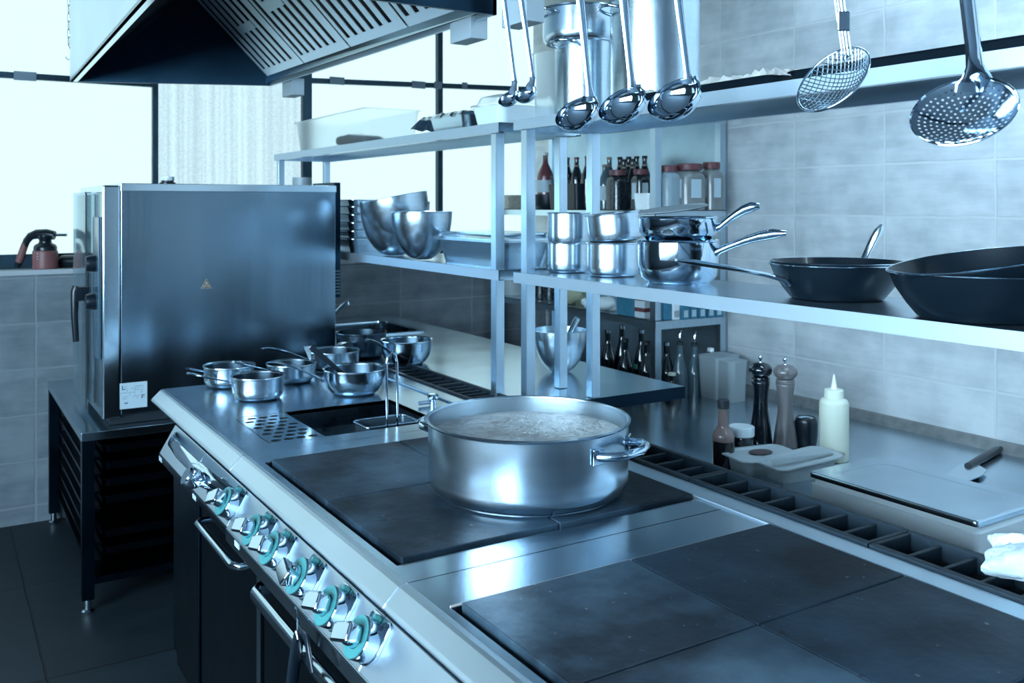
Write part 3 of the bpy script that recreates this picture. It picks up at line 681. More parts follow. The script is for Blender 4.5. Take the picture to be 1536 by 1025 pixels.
# sticker: warning triangle, notice
q = P(310, 428, Y=OY0-.004)
def tri(r, w): return [(q.x+r*math.cos(a), q.z+r*math.sin(a)) for a in (PI/2, PI/2+2*PI/3, PI/2+4*PI/3)]
tr = Ov(MB().prism(tri(.026, 0), 1, OY0-.0015, OY0-.0005), 'warning_sticker', mat('tan_sticker', (.42, .36, .30), .6))
b = MB(); T = tri(.023, 0); T2 = tri(.018, 0)
for i in range(3):
    j = (i+1) % 3
    b.add([(T[i][0], OY0-.002, T[i][1]), (T[j][0], OY0-.002, T[j][1]), (T2[j][0], OY0-.002, T2[j][1]), (T2[i][0], OY0-.002, T2[i][1])], [(0, 1, 2, 3)])
for dx in (-.006, 0, .006): b.box(q.x+dx-.0014, OY0-.002, q.z-.009, q.x+dx+.0014, OY0-.0017, q.z+.006)
b.move((-OX0, -OY0, -OZ0)).build('printed_mark', 'ink', tr)
A = P(178, 615, Y=OY0-.004); B = P(221, 572, Y=OY0-.004)
nt_ = Ov(MB().box(A.x, OY0-.0016, A.z, B.x, OY0-.0006, B.z), 'paper_notice', 'paper')
b = MB(); W = B.x-A.x; H = B.z-A.z
def ink(x0, z0, x1, z1): b.box(A.x+W*x0, OY0-.0022, A.z+H*z0, A.x+W*x1, OY0-.0017, A.z+H*z1)
ink(.12, .74, .15, .90); ink(.12, .74, .22, .77)
ink(.80, .36, .83, .48); ink(.80, .46, .92, .49)
rg = random.Random(5)
for row in range(7):
    x = .2 if row < 2 else .06
    while x < .85:
        w_ = rg.uniform(.03, .10)
        if rg.random() < .75: ink(x, .84-row*.075, x+w_, .853-row*.075)
        x += w_+.025
ink(.2, .20, .32, .24)
b.move((-OX0, -OY0, -OZ0)).build('printed_text', 'ink', nt_)
vt = MB().box(OX1+.004, OY0+.03, OZ0+.44, OX1+.034, OY0+.30, OZ0+.95)
Ov(vt, 'vent_cover', 'dark_steel')
vb = MB()
for k in range(8): vb.box(OX1+.008, OY0+.026, OZ0+.455+k*.014, OX1+.03, OY0+.031, OZ0+.462+k*.014)
Ov(vb, 'vent_slots', 'flat_metal')
q = P(235, 268, D=4.1)
Ov(MB().lathe([(.034, 0), (.034, .010), (.026, .014), (.026, .02)], 20, (.86, OY0+.30, OZ1+.003)), 'top_cap', 'black')
Ov(MB().lathe([(.028, 0), (.028, .016)], 20, (.86, OY0+.30, OZ1+.023)), 'cap_ring', 'white')
Ov(MB().lathe([(.045, 0), (.045, .045)], 20, (1.50, OY0+.42, OZ1+.003)), 'steam_outlet', 'boxmetal') 

# torch on the sill
zt = 1.2295
tq = P(68, 404, z=zt); tq = Vector((P(68, 404, Y=YB+.05).x, YB+.05, zt))
to = thing('gas_torch', 'red and black blow torch standing on the window sill', 'torch', tq)
sc = 4.60/1400
MB().lathe([(.056, 0), (.058, .004), (.058, .082), (.054, .09)], 32).build('gas_canister', 'torch', to)
MB().lathe([(.053, .0905), (.054, .105), (.048, .118), (.030, .128), (.028, .142), (.034, .150), (.034, .165)], 28).build('collar', 'black', to)
def off(px, py): return RT*((px-68)*sc)+UP*((404-py)*sc)
MB().tube([off(82, 354), off(70, 352), off(55, 352), off(46, 355), off(40, 362), off(37, 370)], [.022, .026, .024, .020, .018, .016], 14, flat=.9).build('trigger_head', 'black', to)
MB().tube([off(38, 366), off(33, 380), off(27, 396)], [.017, .018, .016], 12, flat=.9).build('grip', 'torch', to)
MB().tube([off(28, 394), off(25, 401)], [.0175, .015], 12, flat=.9).build('grip_end', 'black', to)
MB().tube([off(82, 353), off(101, 353)], .0075, 12).build('nozzle', 'satin', to)
mk = off(52, 383)-RT*.012
lg = MB()
n_ = -FW
for (x, y, w_, h_) in ((50, 381, 3, 5), (50, 387, 9, 1.6), (62, 381, 2, 1.2), (62, 385, 2, 1.2), (62, 389, 2, 1.2)):
    cx = (x-68+2)*sc; r = .0585; yy = -math.sqrt(max(0, r*r-cx*cx))
    c_ = RT*cx+FW*yy+UP*((404-y)*sc)
    lg.quadslab([c_, c_+RT*w_*sc, c_+RT*w_*sc+UP*h_*sc, c_+UP*h_*sc], -FW*.001)
lg.build('printed_logo', 'paper', to)
zr = thing('tape_roll', 'black round can lying on its side behind the blow torch', 'can', Vector((P(108, 404, Y=YB+.07).x, YB+.07, zt)))
MB().tube([RT*-.055+UP*.032, RT*-.045+UP*.032, RT*.06+UP*.032, RT*.065+UP*.032], [.026, .0315, .0315, .026], 24).build('can_body', 'black', zr)
MB().tube([RT*-.075+UP*.032, RT*-.056+UP*.032], .018, 16).build('cap', 'blackmat', zr)
MB().tube([RT*.01+UP*.105, RT*.075+UP*.105], .008, 12).build('metal_rod', 'satin', zr) if False else None
bx = MB().tube([P(116, 353, Y=YB+.11)-Vector((0, 0, 0)), P(129, 353, Y=YB+.11)], .010, 12).build('pipe_stub', 'flat_metal') if False else None

# ================================================================== OVERSHELF UNITS
ZL, ZU = 1.329, 1.822     # tops
def shelf_unit(name, label, y0, y1, legs):
    t = thing(name, label, 'shelf', (1.60, y0, ZB))
    def B(b, n, m, **k): return b.move((-1.60, -y0, -ZB)).build(n, m, t, **k)
    for zt_, nm in ((ZL, 'lower_shelf'), (ZU, 'upper_shelf')):
        b = MB().box(1.60, y0, zt_-.003, 1.935, y1, zt_)
        b.box(1.60, y0, zt_-.034, 1.603, y1, zt_).box(1.932, y0, zt_-.034, 1.935, y1, zt_).box(1.60, y0, zt_-.034, 1.935, y0+.003, zt_).box(1.60, y1-.003, zt_-.034, 1.935, y1, zt_)
        b.box(1.603, y0, zt_-.034, 1.618, y1, zt_-.031).box(1.915, y0, zt_-.034, 1.932, y1, zt_-.031)
        B(b, nm, 'steel_y')
        B(MB().box(1.5975, y0, zt_-.034, 1.5995, y1, zt_), 'front_edge', 'edge')
    for x, y in legs:
        B(MB().box(x-.017, y-.017, .902-.0, x+.017, y+.017, ZU-.034), 'post', 'steel', bevel=.002)
    return t
shelf_unit('overshelf', 'two tier steel overshelf at right carrying the black frying pans', .30, 2.565, [(1.622, 2.515), (1.885, 2.52)])
shelf_unit('overshelf', 'two tier steel overshelf by the window carrying the mixing bowls', 2.66, 5.06, [(1.622, 2.705), (1.885, 2.71), (1.622, 5.02), (1.885, 5.02)])

# --- right lower shelf contents
def casserole(px, D, R, h, label, tilt=0, z=ZL, parent=None, m='steel_pot', cat='pot', group='stacked pots on the right overshelf', nest=0):
    c = P(px, 0, D=D); c.z = z
    t = thing('saucepan', label, cat, c, 0, group)
    pr = [(0, 0), (R-.016, 0), (R-.006, .004), (R-.001, .014), (R, .03), (R, h-.004), (R+.004, h-.002), (R+.003, h+.001), (R-.003, h-.002), (R-.003, .02), (R-.012, .004), (0, .004)]
    b = MB().lathe(pr, 56)
    if tilt: b.xf(Matrix.Rotation(tilt, 4, FW))
    b.build('pan_body', m, t); return t
casserole(851, 3.02, .070, .098, 'plain steel pot at the left end of the shelf, lower of its pair')
casserole(853, 3.01, .0675, .104, 'plain steel pot at the left end of the shelf, nested on top', z=ZL+.089)
casserole(919, 2.86, .079, .103, 'plain steel pot second from the left on the shelf, lower of its pair')
casserole(924, 2.86, .083, .088, 'plain steel pot tilted in the second pair from the left', z=ZL+.106, tilt=-.11)
# chrome pans with handles
def longpan(px, D, R, h, z, hend, label, curve, m='satin'):
    c = P(px, 0, D=D); c.z = z
    t = thing('saucepan', label, 'saucepan', c, 0, 'stacked pots on the right overshelf')
    pr = [(0, 0), (R*.78, 0), (R*.80, .006), (R*.93, .02), (R*.985, .045), (R, .07)] if curve else [(0, 0), (R-.02, 0), (R-.002, .02)]
    pr = [(r, zz) for r, zz in pr if zz < h-.01]
    prof = pr+[(R, h-.004), (R+.004, h-.001), (R+.001, h+.002), (R-.003, h-.003)]+[(max(0, r-.003), zz+.003) for r, zz in pr][::-1]
    prof[-1] = (0, .003)
    MB().lathe(prof, 56).build('pan_body', m, t)
    d = (P(hend[0], hend[1], D=hend[2])-c); ez = d.z; d = Vector((d.x, d.y, 0)); Ld = d.length; d.normalize(); sd = Vector((-d.y, d.x, 0))
    a0 = R-.001; pts = [d*a0+UP*(h-.03), d*(a0+.012)+UP*(h-.024)]
    for k in range(1, 6): pts.append(d*(a0+.012+(Ld-a0-.012)*k/5)+UP*((h-.024)+(ez-h+.024)*math.sin(PI/2*k/5)))
    MB().tube(pts, [.016, .012, .011, .013, .016, .017, .009], 12, flat=.85, side=sd).build('handle', 'chrome', t)
    return t
longpan(1017, 2.60, .112, .120, ZL, (1180, 350, 2.45), 'deep rounded chrome saucepan with its handle pointing right, lower of two', True, 'chrome')
longpan(1017, 2.60, .109, .062, ZL+.122, (1140, 309, 2.50), 'chrome saucepan nested on another, its handle angled up right', False, 'chrome')
c = P(1010, 326, D=2.62)
o = MB().lathe([(0, 0), (.094, 0), (.098, .003), (.094, .006), (0, .006)], 48).xf(Matrix.Rotation(-.13, 4, FW) @ Matrix.Rotation(.05, 4, RT)).build('flat_lid', 'boxmetal', loc=(c.x, c.y, ZL+.204))
tag(o, 'flat grey lid resting tilted on the stacked chrome saucepans', 'lid')

def fry(px, D, R, h, z, label, hend=None, tilt=0, htilt=0, rivets=None, hz=None):
    c = P(px, 0, D=D); c.z = z
    t = thing('frying_pan', label, 'frying pan', c, 0, 'black frying pans on the right overshelf')
    rb = R*.64
    prof = [(0, 0), (rb, 0), (rb+.008, .004), (R*.80, h*.30), (R*.93, h*.66), (R-.002, h-.005), (R+.002, h), (R-.003, h+.001), (R*.93-.004, h*.68), (R*.80-.003, h*.32), (rb, .008), (0, .006)]
    mt = Matrix.Rotation(tilt, 4, FW) if tilt else Matrix.Identity(4)
    MB().lathe(prof, 64).xf(mt).build('pan_body', 'panblack', t)
    MB().lathe([(R+.0025, h-.001), (R+.003, h+.0008), (R+.001, h+.0018), (R-.001, h+.001)], 64, closed=True).xf(mt).build('rim_edge', 'satin', t)
    if hend:
        e = P(hend[0], hend[1], D=hend[2])-c; ez = e.z; d = Vector((e.x, e.y, 0)); Ld = d.length; d.normalize(); sd = Vector((-d.y, d.x, 0))
        s_ = R*.93
        pts = [d*(s_-.004)+UP*(h*.45), d*(s_+.012)+UP*(h*.60)]
        for k in range(1, 7): pts.append(d*(s_+.012+(Ld-s_-.012)*k/6)+UP*(h*.60+(ez-h*.6)*(k/6)**.8))
        MB().tube(pts, [.012, .012, .010, .010, .011, .012, .012, .006], 12, flat=.55, side=sd).xf(Matrix.Identity(4)).build('handle', hend[3] if len(hend) > 3 else 'satin', t)
        rv = MB()
        for k in (-1, 0, 1):
            a = math.atan2(d.y, d.x)+k*.13; zz = h*.55+(.0 if k else -.012)
            rad = R*.80+(R*.13)*((zz-h*.3)/(h*.36))-.003
            q = Vector((math.cos(a)*rad, math.sin(a)*rad, zz)); rv.lathe([(.0055, 0), (.005, .002), (0, .003)], 12, q, axis=(-math.cos(a), -math.sin(a), .25))
        rv.build('rivet', 'chrome', t)
    return t
fry(1255, 2.18, .152, .082, ZL, 'round black frying pan with its long handle pointing left toward the pots', (1014, 390, 2.02))
fry(1256, 2.185, .149, .080, ZL+.0065, 'black frying pan nested inside, handle sticking up toward the wall', (1322, 338, 2.42, 'satin'))
fry(1470, 1.80, .165, .090, ZL, 'large black wok pan at the right edge of the photo, bottom of its stack')
fry(1474, 1.80, .160, .088, ZL+.026, 'large black pan lying tilted in the wok pan at the right edge', (1640, 350, 2.0, 'satin'), tilt=-.16)

# --- upper shelf right: stockpots, trays
def stockpot(px, D, R, h, z, label, ears=(), m='steel_pot', flare=0):
    c = P(px, 0, D=D); c.z = z
    t = thing('stockpot', label, 'pot', c, 0, 'stockpots on the top shelf')
    pr = [(0, 0), (R-.012, 0), (R-.002, .012), (R, .03), (R, h-.006), (R+.005, h-.003), (R+.004, h+.001), (R-.003, h-.002), (R-.003, .02), (0, .006)]
    MB().lathe(pr, 64).build('pot_body', m, t)
    for a, hz_ in ears:
        e = Vector((math.cos(a), math.sin(a), 0)); td = Vector((-e.y, e.x, 0)); w_ = .045
        pts = [e*(R*.985)+td*s_*w_+e*(.05*o_)+UP*(hz_+.012*o_) for s_, o_ in ((-1, -.1), (-1, .35), (-.7, .85), (0, 1), (.7, .85), (1, .35), (1, -.1))]
        MB().tube(pts, .0045, 10).build('side_handle', 'chrome', t)
    return t
va = math.atan2(-FW.y, -FW.x)
stockpot(982, 2.76, .131, .325, ZU, 'tall steel stockpot on the top shelf just left of the crusted tray', [(va-math.radians(65), .285)])
stockpot(874, 2.98, .088, .245, ZU, 'narrow tall stockpot under the wide pot on the top shelf', [(va-math.radians(38), .222)])
stockpot(872, 3.04, .126, .112, ZU+.2465, 'wide shallow pot sitting on top of the narrow stockpot', [(va-math.radians(60), .088)])
o = MB().rrloft([(.17, .08, .02, 0), (.19, .09, .025, .20), (.195, .095, .025, .205), (.185, .085, .025, .203), (.165, .07, .02, .006)]).build('storage_tub', 'boxpl', loc=(1.72, 2.475, ZU+.001), rot=(0, 0, .2))
tag(o, 'tall frosted plastic tub behind the two small ladles', 'tub')
def tray(y0, y1, label, crumbs):
    t = thing('baking_tray', label, 'tray', (1.72, (y0+y1)/2, ZU), 0, 'baking trays on the top shelf')
    L_ = y1-y0; b = MB().rrloft([(.20, L_-.03, .03, 0), (.215, L_-.01, .035, .018), (.225, L_, .035, .020), (.222, L_-.004, .035, .022), (.212, L_-.012, .033, .019), (.196, L_-.034, .03, .003)])
    b.build('tray_body', 'panblack', t)
    if crumbs:
        cb = MB(); rg = random.Random(11)
        nx, ny = 14, 40; vs = []; fs = []
        for i in range(nx+1):
            for j in range(ny+1):
                e_ = min(i, nx-i, j, ny-j)
                vs.append((-.097+.194*i/nx, -(L_-.04)/2+(L_-.04)*j/ny, .010+(.014+.012*rg.random()*(1.4+.9*math.sin(j*.5))) * (1 if e_ else .2)))
        for i in range(nx):
            for j in range(ny): fs.append((i*(ny+1)+j, (i+1)*(ny+1)+j, (i+1)*(ny+1)+j+1, i*(ny+1)+j+1))
        cb.add(vs, fs, True)
        for (dy, rr_, sx_) in ((.02, .028, .03), (-.035, .026, .02), (-.10, .016, .05), (.14, .022, .03), (.10, .014, .0)):
            cb.lathe([(rr_, 0), (rr_*1.02, .004), (0, .006)], 18, (-.06+sx_, dy, .030), axis=(-.6, -.3, .8))
        cb.build('baked_crust', 'crumb', t, label='pale crusty leftovers')
    return t
tray(1.475, 2.02, 'black baking tray with pale crusty food beside the tall stockpot', True)
tray(.55, 1.455, 'black baking tray at the right, above the frying pans', False)

# --- left unit upper shelf
c = P(490, 0, X=1.76)
def lidless(w, d, h, r, name, m, loc, label, cat, rz=0, group=None, flange=.01, t_=.003):
    o = MB().rrloft([(w*.93, d*.93, r, 0), (w, d, r, h-.004), (w+flange, d+flange, r, h-.003), (w+flange, d+flange, r, h), (w-t_, d-t_, r, h), (w*.93-t_, d*.93-t_, r, .004)]).build(name, m, loc=loc, rot=(0, 0, rz))
    tag(o, label, cat, group); return o
lidless(.27, .95, .155, .03, 'plastic_box', 'boxpl', (1.765, 4.33, ZU+.001), 'long frosted white box on the top shelf in front of the window', 'box', flange=.02)
for i, (dy, r, dx) in enumerate(((-.05, .026, -.06), (-.135, .027, -.06), (-.19, .024, -.03))):
    o = MB().lathe([(0, -.09), (r*.7, -.09), (r, -.07), (r, .07), (r*.7, .09), (0, .09)], 20, axis=(1, .2, 0)).build('food_roll', 'egg', loc=(1.765+dx*.3, 4.33+dy, ZU+.006+r))
    tag(o, ['grey round roll in the frosted box, leftmost', 'grey round roll in the frosted box, middle one', 'grey round roll in the frosted box, rightmost'][i], 'food', 'rolls in the frosted box')
fo = thing('foil_covered_pan', 'steel pan covered with crumpled foil on the top shelf', 'pan', (1.755, 3.10, ZU))
MB().rrloft([(.22, .27, .03, 0), (.25, .30, .03, .058), (.262, .312, .03, .06), (.24, .29, .03, .06)]).build('pan_body', 'steel_pot', fo)
fb = MB(); rg = random.Random(2); vs = []; fs = []; n_ = 16
for i in range(n_+1):
    for j in range(n_+1):
        e_ = (i in (0, n_)) or (j in (0, n_))
        vs.append((-.145+.29*i/n_, -.16+.36*j/n_+(.06 if j == n_ else 0), .066+rg.uniform(-.004, .007)-(.018 if e_ else 0)-(.03 if j == n_ else 0)))
for i in range(n_):
    for j in range(n_): k = i*(n_+1)+j; fs.append((k, k+n_+1, k+n_+2, k+1))
fb.add(vs, fs).build('foil_cover', 'foil', fo)
pc = thing('plastic_container', 'white lidded plastic container on the top shelf right of the foil pan', 'container', (1.745, 2.785, ZU))
MB().rrloft([(.235, .17, .03, 0), (.26, .20, .035, .062), (.26, .20, .035, .064)]).build('container_body', 'whitegn', pc)
MB().rrloft([(.275, .215, .035, .064), (.275, .215, .035, .072), (.24, .18, .03, .076), (.22, .16, .03, .100), (.21, .15, .03, .103)]).build('lid', 'boxpl', pc)
o = MB().rrloft([(.17, .10, .01, 0), (.17, .10, .01, .012)]).build('folded_bag', 'boxmetal', loc=(1.86, 2.60, ZU+.001)); 
bpy.data.objects.remove(o)

# --- left unit lower shelf: trays, bowls, pans
for k in range(6):
    z = ZL+.001+k*.036
    o = MB().rrloft([(.26, .36, .03, 0), (.29, .39, .035, .055 if k < 5 else .05), (.305, .405, .035, .057 if k < 5 else .052), (.305, .405, .035, .060 if k < 5 else .055), (.285, .385, .033, .060 if k < 5 else .055), (.252, .352, .03, .004)]).build('deep_tray', 'steel_pot', loc=(1.765, 4.20, z+.001*k))
    tag(o, ['bottom dark steel pan in the stack behind the oven', 'second dark steel pan from the bottom behind the oven', 'third dark steel pan from the bottom behind the oven', 'fourth dark steel pan from the bottom behind the oven', 'fifth dark steel pan from the bottom behind the oven', 'topmost dark steel pan in the stack behind the oven'][k], 'pan', 'pans stacked by the window')
def mbowl(px, D, R, h, z, label, tilt=None, m='steel_pot', group='mixing bowls by the window'):
    c = P(px, 0, D=D); c.z = z
    pr = []
    for k in range(13):
        a = PI/2*k/12; pr.append((R*(.22+.78*math.sin(a)) if k else R*.22, h*(1-math.cos(a))**.92 if k else 0))
    pr = [(0, 0)]+[(a_, b_) for a_, b_ in pr]+[(R+.004, h+.001)]+[(r-.002, zz+.0025) for r, zz in pr][::-1]+[(0, .003)]
    b = MB().lathe(pr, 56)
    if tilt: b.xf(Matrix.Rotation(tilt, 4, FW))
    o = b.build('mixing_bowl', m, loc=c); tag(o, label, 'bowl', group); return o
mbowl(592, 3.98, .150, .225, ZL+.004, 'large steel mixing bowl at the back left of the group')
mbowl(604, 3.96, .146, .205, ZL+.045, 'steel mixing bowl lying tilted inside the large one', tilt=-.20)
mbowl(633, 3.66, .118, .182, ZL+.004, 'smaller steel mixing bowl in front of the large one')
mbowl(634, 3.66, .115, .160, ZL+.030, 'steel mixing bowl nested in the front bowl', tilt=0)
gp = thing('gastro_pan', 'lidded steel food pan stack on the lower shelf beside the posts', 'pan', (1.77, 2.98, ZL))
MB().rrloft([(.22, .42, .05, 0), (.25, .47, .05, .085), (.29, .53, .03, .088), (.29, .53, .03, .092), (.24, .46, .05, .09)]).build('pan_body', 'steel_pot', gp)
MB().rrloft([(.29, .52, .03, .093), (.29, .52, .03, .100), (.25, .46, .03, .106), (.23, .44, .03, .112), (.23, .44, .03, .118)]).build('lid', 'satin', gp)

# ================================================================== HOOD
zh = 2.10
c1 = P(106, 124, z=zh); c2 = P(409, 129, z=zh)
XHL, XHR = .49, 1.375
hoodY0 = 2.33
FL, FR_ = Vector((.525, 4.62, zh)), Vector((1.345, 4.29, zh)); NL, NR = Vector((.4717, 2.33, zh)), Vector((1.394, 2.33, zh))
hd_ = thing('extractor_hood', 'stainless steel extractor hood with slotted filters above the range', 'hood', (.9, 3.4, zh))
def Hd(b, n, m, **k): return b.move((-.9, -3.4, -zh)).build(n, m, hd_, **k)
zt2 = 3.28
o_ = Vector((.02, 0, 0))
def up(p, h): return p+UP*h
lw = MB().quadslab([NL, FL, up(FL, .42)+Vector((.0, 0, 0)), up(NL, .42)], (.012, 0, 0)); Hd(lw, 'side_panel', 'steel_bright', label='bright outer side panel')
Hd(MB().quadslab([NL-UP*.0, FL, FL+Vector((.03, 0, 0)), NL+Vector((.03, 0, 0))], (0, 0, .012)), 'rim', 'satin')
Hd(MB().quadslab([FL, FR_, up(FR_, .9), up(FL, .42)], (0, -.012, 0)), 'far_panel', 'dark_steel')
Hd(MB().quadslab([NR, FR_, up(FR_, .055), up(NR, .055)], (-.012, 0, 0)), 'rim', 'steel_bright')
Hd(MB().quadslab([NL, NR, NR+UP*.9, NL+UP*.42], (0, .012, 0)), 'near_panel', 'dark_steel')  # unlit near end: its shade is put into the dark steel colour
# inner roof: left slope up to the ridge
ridN, ridF = Vector((1.02, 2.345, zh+.42)), Vector((1.0, 4.42, zh+.42))
Hd(MB().quadslab([NL+Vector((.013, .013, .02)), FL+Vector((.013, -.10, .02)), ridF, ridN], (0, 0, .012)), 'inner_lining', mat('hood_lining', (.14, .20, .25), .16, 1, var=.1, vscale=4))
Hd(MB().quadslab([NR+Vector((0, 0, .055)), FR_+Vector((0, 0, .055)), Vector((1.36, 4.29, zt2-.4)), Vector((1.40, 2.33, zt2-.4))], (-.008, 0, 0)), 'side_panel', 'steel_bright')
# filter bank: right slope
fa0, fa1 = NR+Vector((-.035, .02, .04)), FR_+Vector((-.035, -.03, .04))
def fp(u, v, o=0):   # u along Y near->far, v up the slope
    a = fa0.lerp(fa1, u); b_ = ridN.lerp(ridF, u); p = a.lerp(b_, v); return p+Vector((-.55, 0, -.8))*o
Hd(MB().quadslab([fp(0, 0, -.03), fp(1, 0, -.03), fp(1, 1, -.03), fp(0, 1, -.03)], (.0, 0, .01)), 'filter_backing', 'blackmat')
Hd(MB().quadslab([NR+Vector((-.03, .0, .012)), FR_+Vector((-.03, 0, .012)), fa1, fa0], (0, 0, .008)), 'gutter', 'satin')
nm = 4
for k in range(nm):
    u0, u1 = k/nm+.004, (k+1)/nm-.004
    fl_ = MB(); th = .004
    def strip(a, b, v0, v1): fl_.quadslab([fp(a, v0), fp(b, v0), fp(b, v1), fp(a, v1)], Vector((.4, 0, .6))*th)
    strip(u0, u1, .0, .07); strip(u0, u1, .93, 1.); strip(u0, u0+.012, .07, .93); strip(u1-.012, u1, .07, .93)
    n_ = 6; du = (u1-u0-.024)/n_
    for j in range(n_):
        a = u0+.012+du*j
        strip(a, a+du*.55, .07, .93)
    strip(u0+du*2, u0+du*4.4, .44, .52) if k % 2 else strip(u0+du*3, u0+du*5.4, .50, .60)
    Hd(fl_, 'grease_filter', 'filter')
# fittings hanging under the right rim
for i, (px, py, D_) in enumerate(((437, 133, 4.28), (697, 46, 2.88), (777, 20, 2.60))):
    x_ = 1.40; 
    q = P(px, py, X=1.40)
    o = thing('metal_fitting', ['small grey metal box under the far corner of the hood', 'grey metal box hanging under the near end of the hood rim', 'grey metal box beyond the hood above the two small ladles'][i], 'bracket', (q.x, q.y, q.z), 0, 'boxes under the hood rim')
    s_ = .045
    MB().box(-.03, -.09, -s_*.85, .03, .04, s_*.85).build('fitting_box', 'boxmetal', o, bevel=.002)
    MB().box(-.022, -.05, s_*.85, .022, .03, s_*.85+.012 if i < 2 else .16).build('mounting_neck', 'blackmat', o)
# rail the ladles hang from
rl = thing('hanging_rail', 'dark steel beam beyond the hood that carries the ladle hooks', 'rail', (1.33, .4, 2.33))
MB().box(-.02, 0, 0, .02, 1.90, .05).build('rail_bar', 'dark_steel', rl)
MB().box(.0-.01, 1.4, .05, .01, 1.42, .97).box(-.01, .2, .05, .01, .22, .97).build('hanger_rod', 'dark_steel', rl)
# chain
ch = thing('hood_chain', 'thin chain with a snap hook holding the left corner of the hood', 'chain', (.50, 4.60, zh+.10))
q0 = P(103, 88, D=4.22); ch.location = q0
def oval(w, h, zc, rot, r=.0014, k=14):
    pts = []
    for i in range(k):
        a = 2*PI*i/k; x = w*math.cos(a); z = h*math.sin(a)
        pts.append((x*math.cos(rot), x*math.sin(rot), zc+z))
    return MB().tube(pts, r, 6, closed=True)
hk = MB().tube([(RT*x*.003+UP*z*.003) for x, z in ((0, -2), (-3, 0), (-4.3, 3), (-4, 7), (-2.5, 14), (-1, 18), (1, 18), (2.5, 14), (4, 7), (4.3, 3), (3, 0))], .0022, 8, closed=True).build('snap_hook', 'chrome', ch)
z = .060; i = 0
while z < .80:
    b = oval(.0055, .021, z+.018, YAW*-1 if i % 2 else PI/2-YAW); b.build('chain_link', 'satin', ch); z += .036; i += 1

# ================================================================== LADLES
def frame_from(n, upv):
    n = n.normalized(); x = upv.cross(n).normalized(); y = n.cross(x)
    return Matrix((x, y, n)).transposed().to_4x4()
def nvec(px, py, D, toward, upc, left):
    ray = (P(px, py, D=1)-Vector((0, 0, CZ))).normalized(); side = ray.cross(UP).normalized(); up_ = side.cross(ray)
    return (-ray*toward+up_*upc-side*left).normalized()
def ladle(px, py, D, R, top, attach, label, nv, tw, group='ladles hanging from the rail'):
    c = P(px, py, D=D); t = thing('ladle', label, 'ladle', c, 0, group)
    n = nvec(px, py, D, *nv); fm = frame_from(n, UP)
    pr = []
    for k in range(13):
        a = PI/2*k/12; pr.append((R*math.sin(a), -R*.72*math.cos(a)))
    prof = pr+[(R+.0015, .0015)]+[(max(0, r-.0015), z+.0015) for r, z in pr][::-1]
    MB().lathe(prof, 44).xf(fm).build('ladle_bowl', 'chrome', t)
    a_ = P(attach[0], attach[1], D=D+.02)-c; tp_ = P(top[0], top[1], D=D+.0)-c; dirv = (tp_-a_); ext = dirv*(1.0)
    zt_ = 2.335-c.z; tfull = a_+dirv*((zt_-a_.z)/max(1e-3, dirv.z))
    # start on the rim near the attach point
    best = min((fm @ Vector((R*math.cos(a), R*math.sin(a), 0)) for a in [2*PI*k/60 for k in range(60)]), key=lambda q: (q-a_).length)
    pts = [best-UP*.012, best+UP*.002, a_+dirv*.02, a_+dirv*.10, a_+dirv*.35, a_+dirv*.8, a_+dirv*1.3 if zt_ > (a_+dirv*1.3).z else tfull*.98, tfull]
    MB().tube(pts, [tw*1.9, tw*1.6, tw*1.1, tw*.8, tw*.75, tw*.9, tw*1.0, tw*1.1], 12, flat=.35, side=RT).build('handle', 'chrome', t)
    return t
L1 = ladle(763, 147, 2.43, .0285, (756, 0), (773, 130), 'left one of the two small ladles at the hood end', (.45, .75, .45), .008)
L2 = ladle(789, 141, 2.36, .0285, (782, 0), (800, 124), 'right one of the two small ladles at the hood end', (.45, .75, .45), .008)
ladle(865, 168, 2.21, .054, (870, 0), (885, 148), 'first large ladle from the left, hanging before the stockpots', (.50, .75, .42), .0105)
ladle(933, 156, 2.05, .055, (935, 0), (948, 132), 'middle one of the three large ladles', (.50, .75, .42), .0105)
ladle(1011, 146, 1.92, .058, (1018, 0), (1033, 122), 'large ladle farthest right, in front of the baking tray', (.50, .75, .42), .0105)
# mesh skimmer
c = P(1249, 119, D=1.60); sk = thing('mesh_skimmer', 'wire mesh skimmer hanging between the ladles and the perforated skimmer', 'skimmer', c, 0)
n = nvec(1249, 119, 0, .42, .50, .42); fm = frame_from(n, UP); Rm = .069
MB().tube([fm @ Vector((Rm*math.cos(2*PI*k/48), Rm*math.sin(2*PI*k/48), 0)) for k in range(48)], .0022, 8, closed=True).build('rim', 'chrome', sk)
wm = MB()
def cap(x, y): return fm @ Vector((x, y, -.030*(1-(x*x+y*y)/Rm**2)))
for k in range(-8, 9):
    x = Rm*k/9.; h = math.sqrt(Rm*Rm-x*x)
    wm.tube([cap(x, -h+2*h*i/12) for i in range(13)], .0011, 5); wm.tube([cap(-h+2*h*i/12, x) for i in range(13)], .0011, 5)
wm.build('wire_mesh', 'satin', sk)
hm = MB(); zt_ = 2.335-c.z
a_ = P(1270, 80, D=1.60)-c; tt = P(1259, 0, D=1.60)-c; dv = (tt-a_)/(tt-a_).z
for s_ in (-1.5, -.5, .5, 1.5):
    e = RT*(s_*.0052)
    low = P(1268-abs(s_)*5, 92, D=1.615)-c
    hm.tube([low+e, a_+e, a_+dv*(zt_-a_.z)+e], .0016, 6)
hm.build('wire_handle', 'chrome', sk)
cc = P(1265, 32, D=1.598)-c
MB().quadslab([cc-RT*.011-UP*.017, cc+RT*.011-UP*.017, cc+RT*.011+UP*.017, cc-RT*.011+UP*.017], -FW*.004).build('clasp', 'satin', sk, bevel=.002)
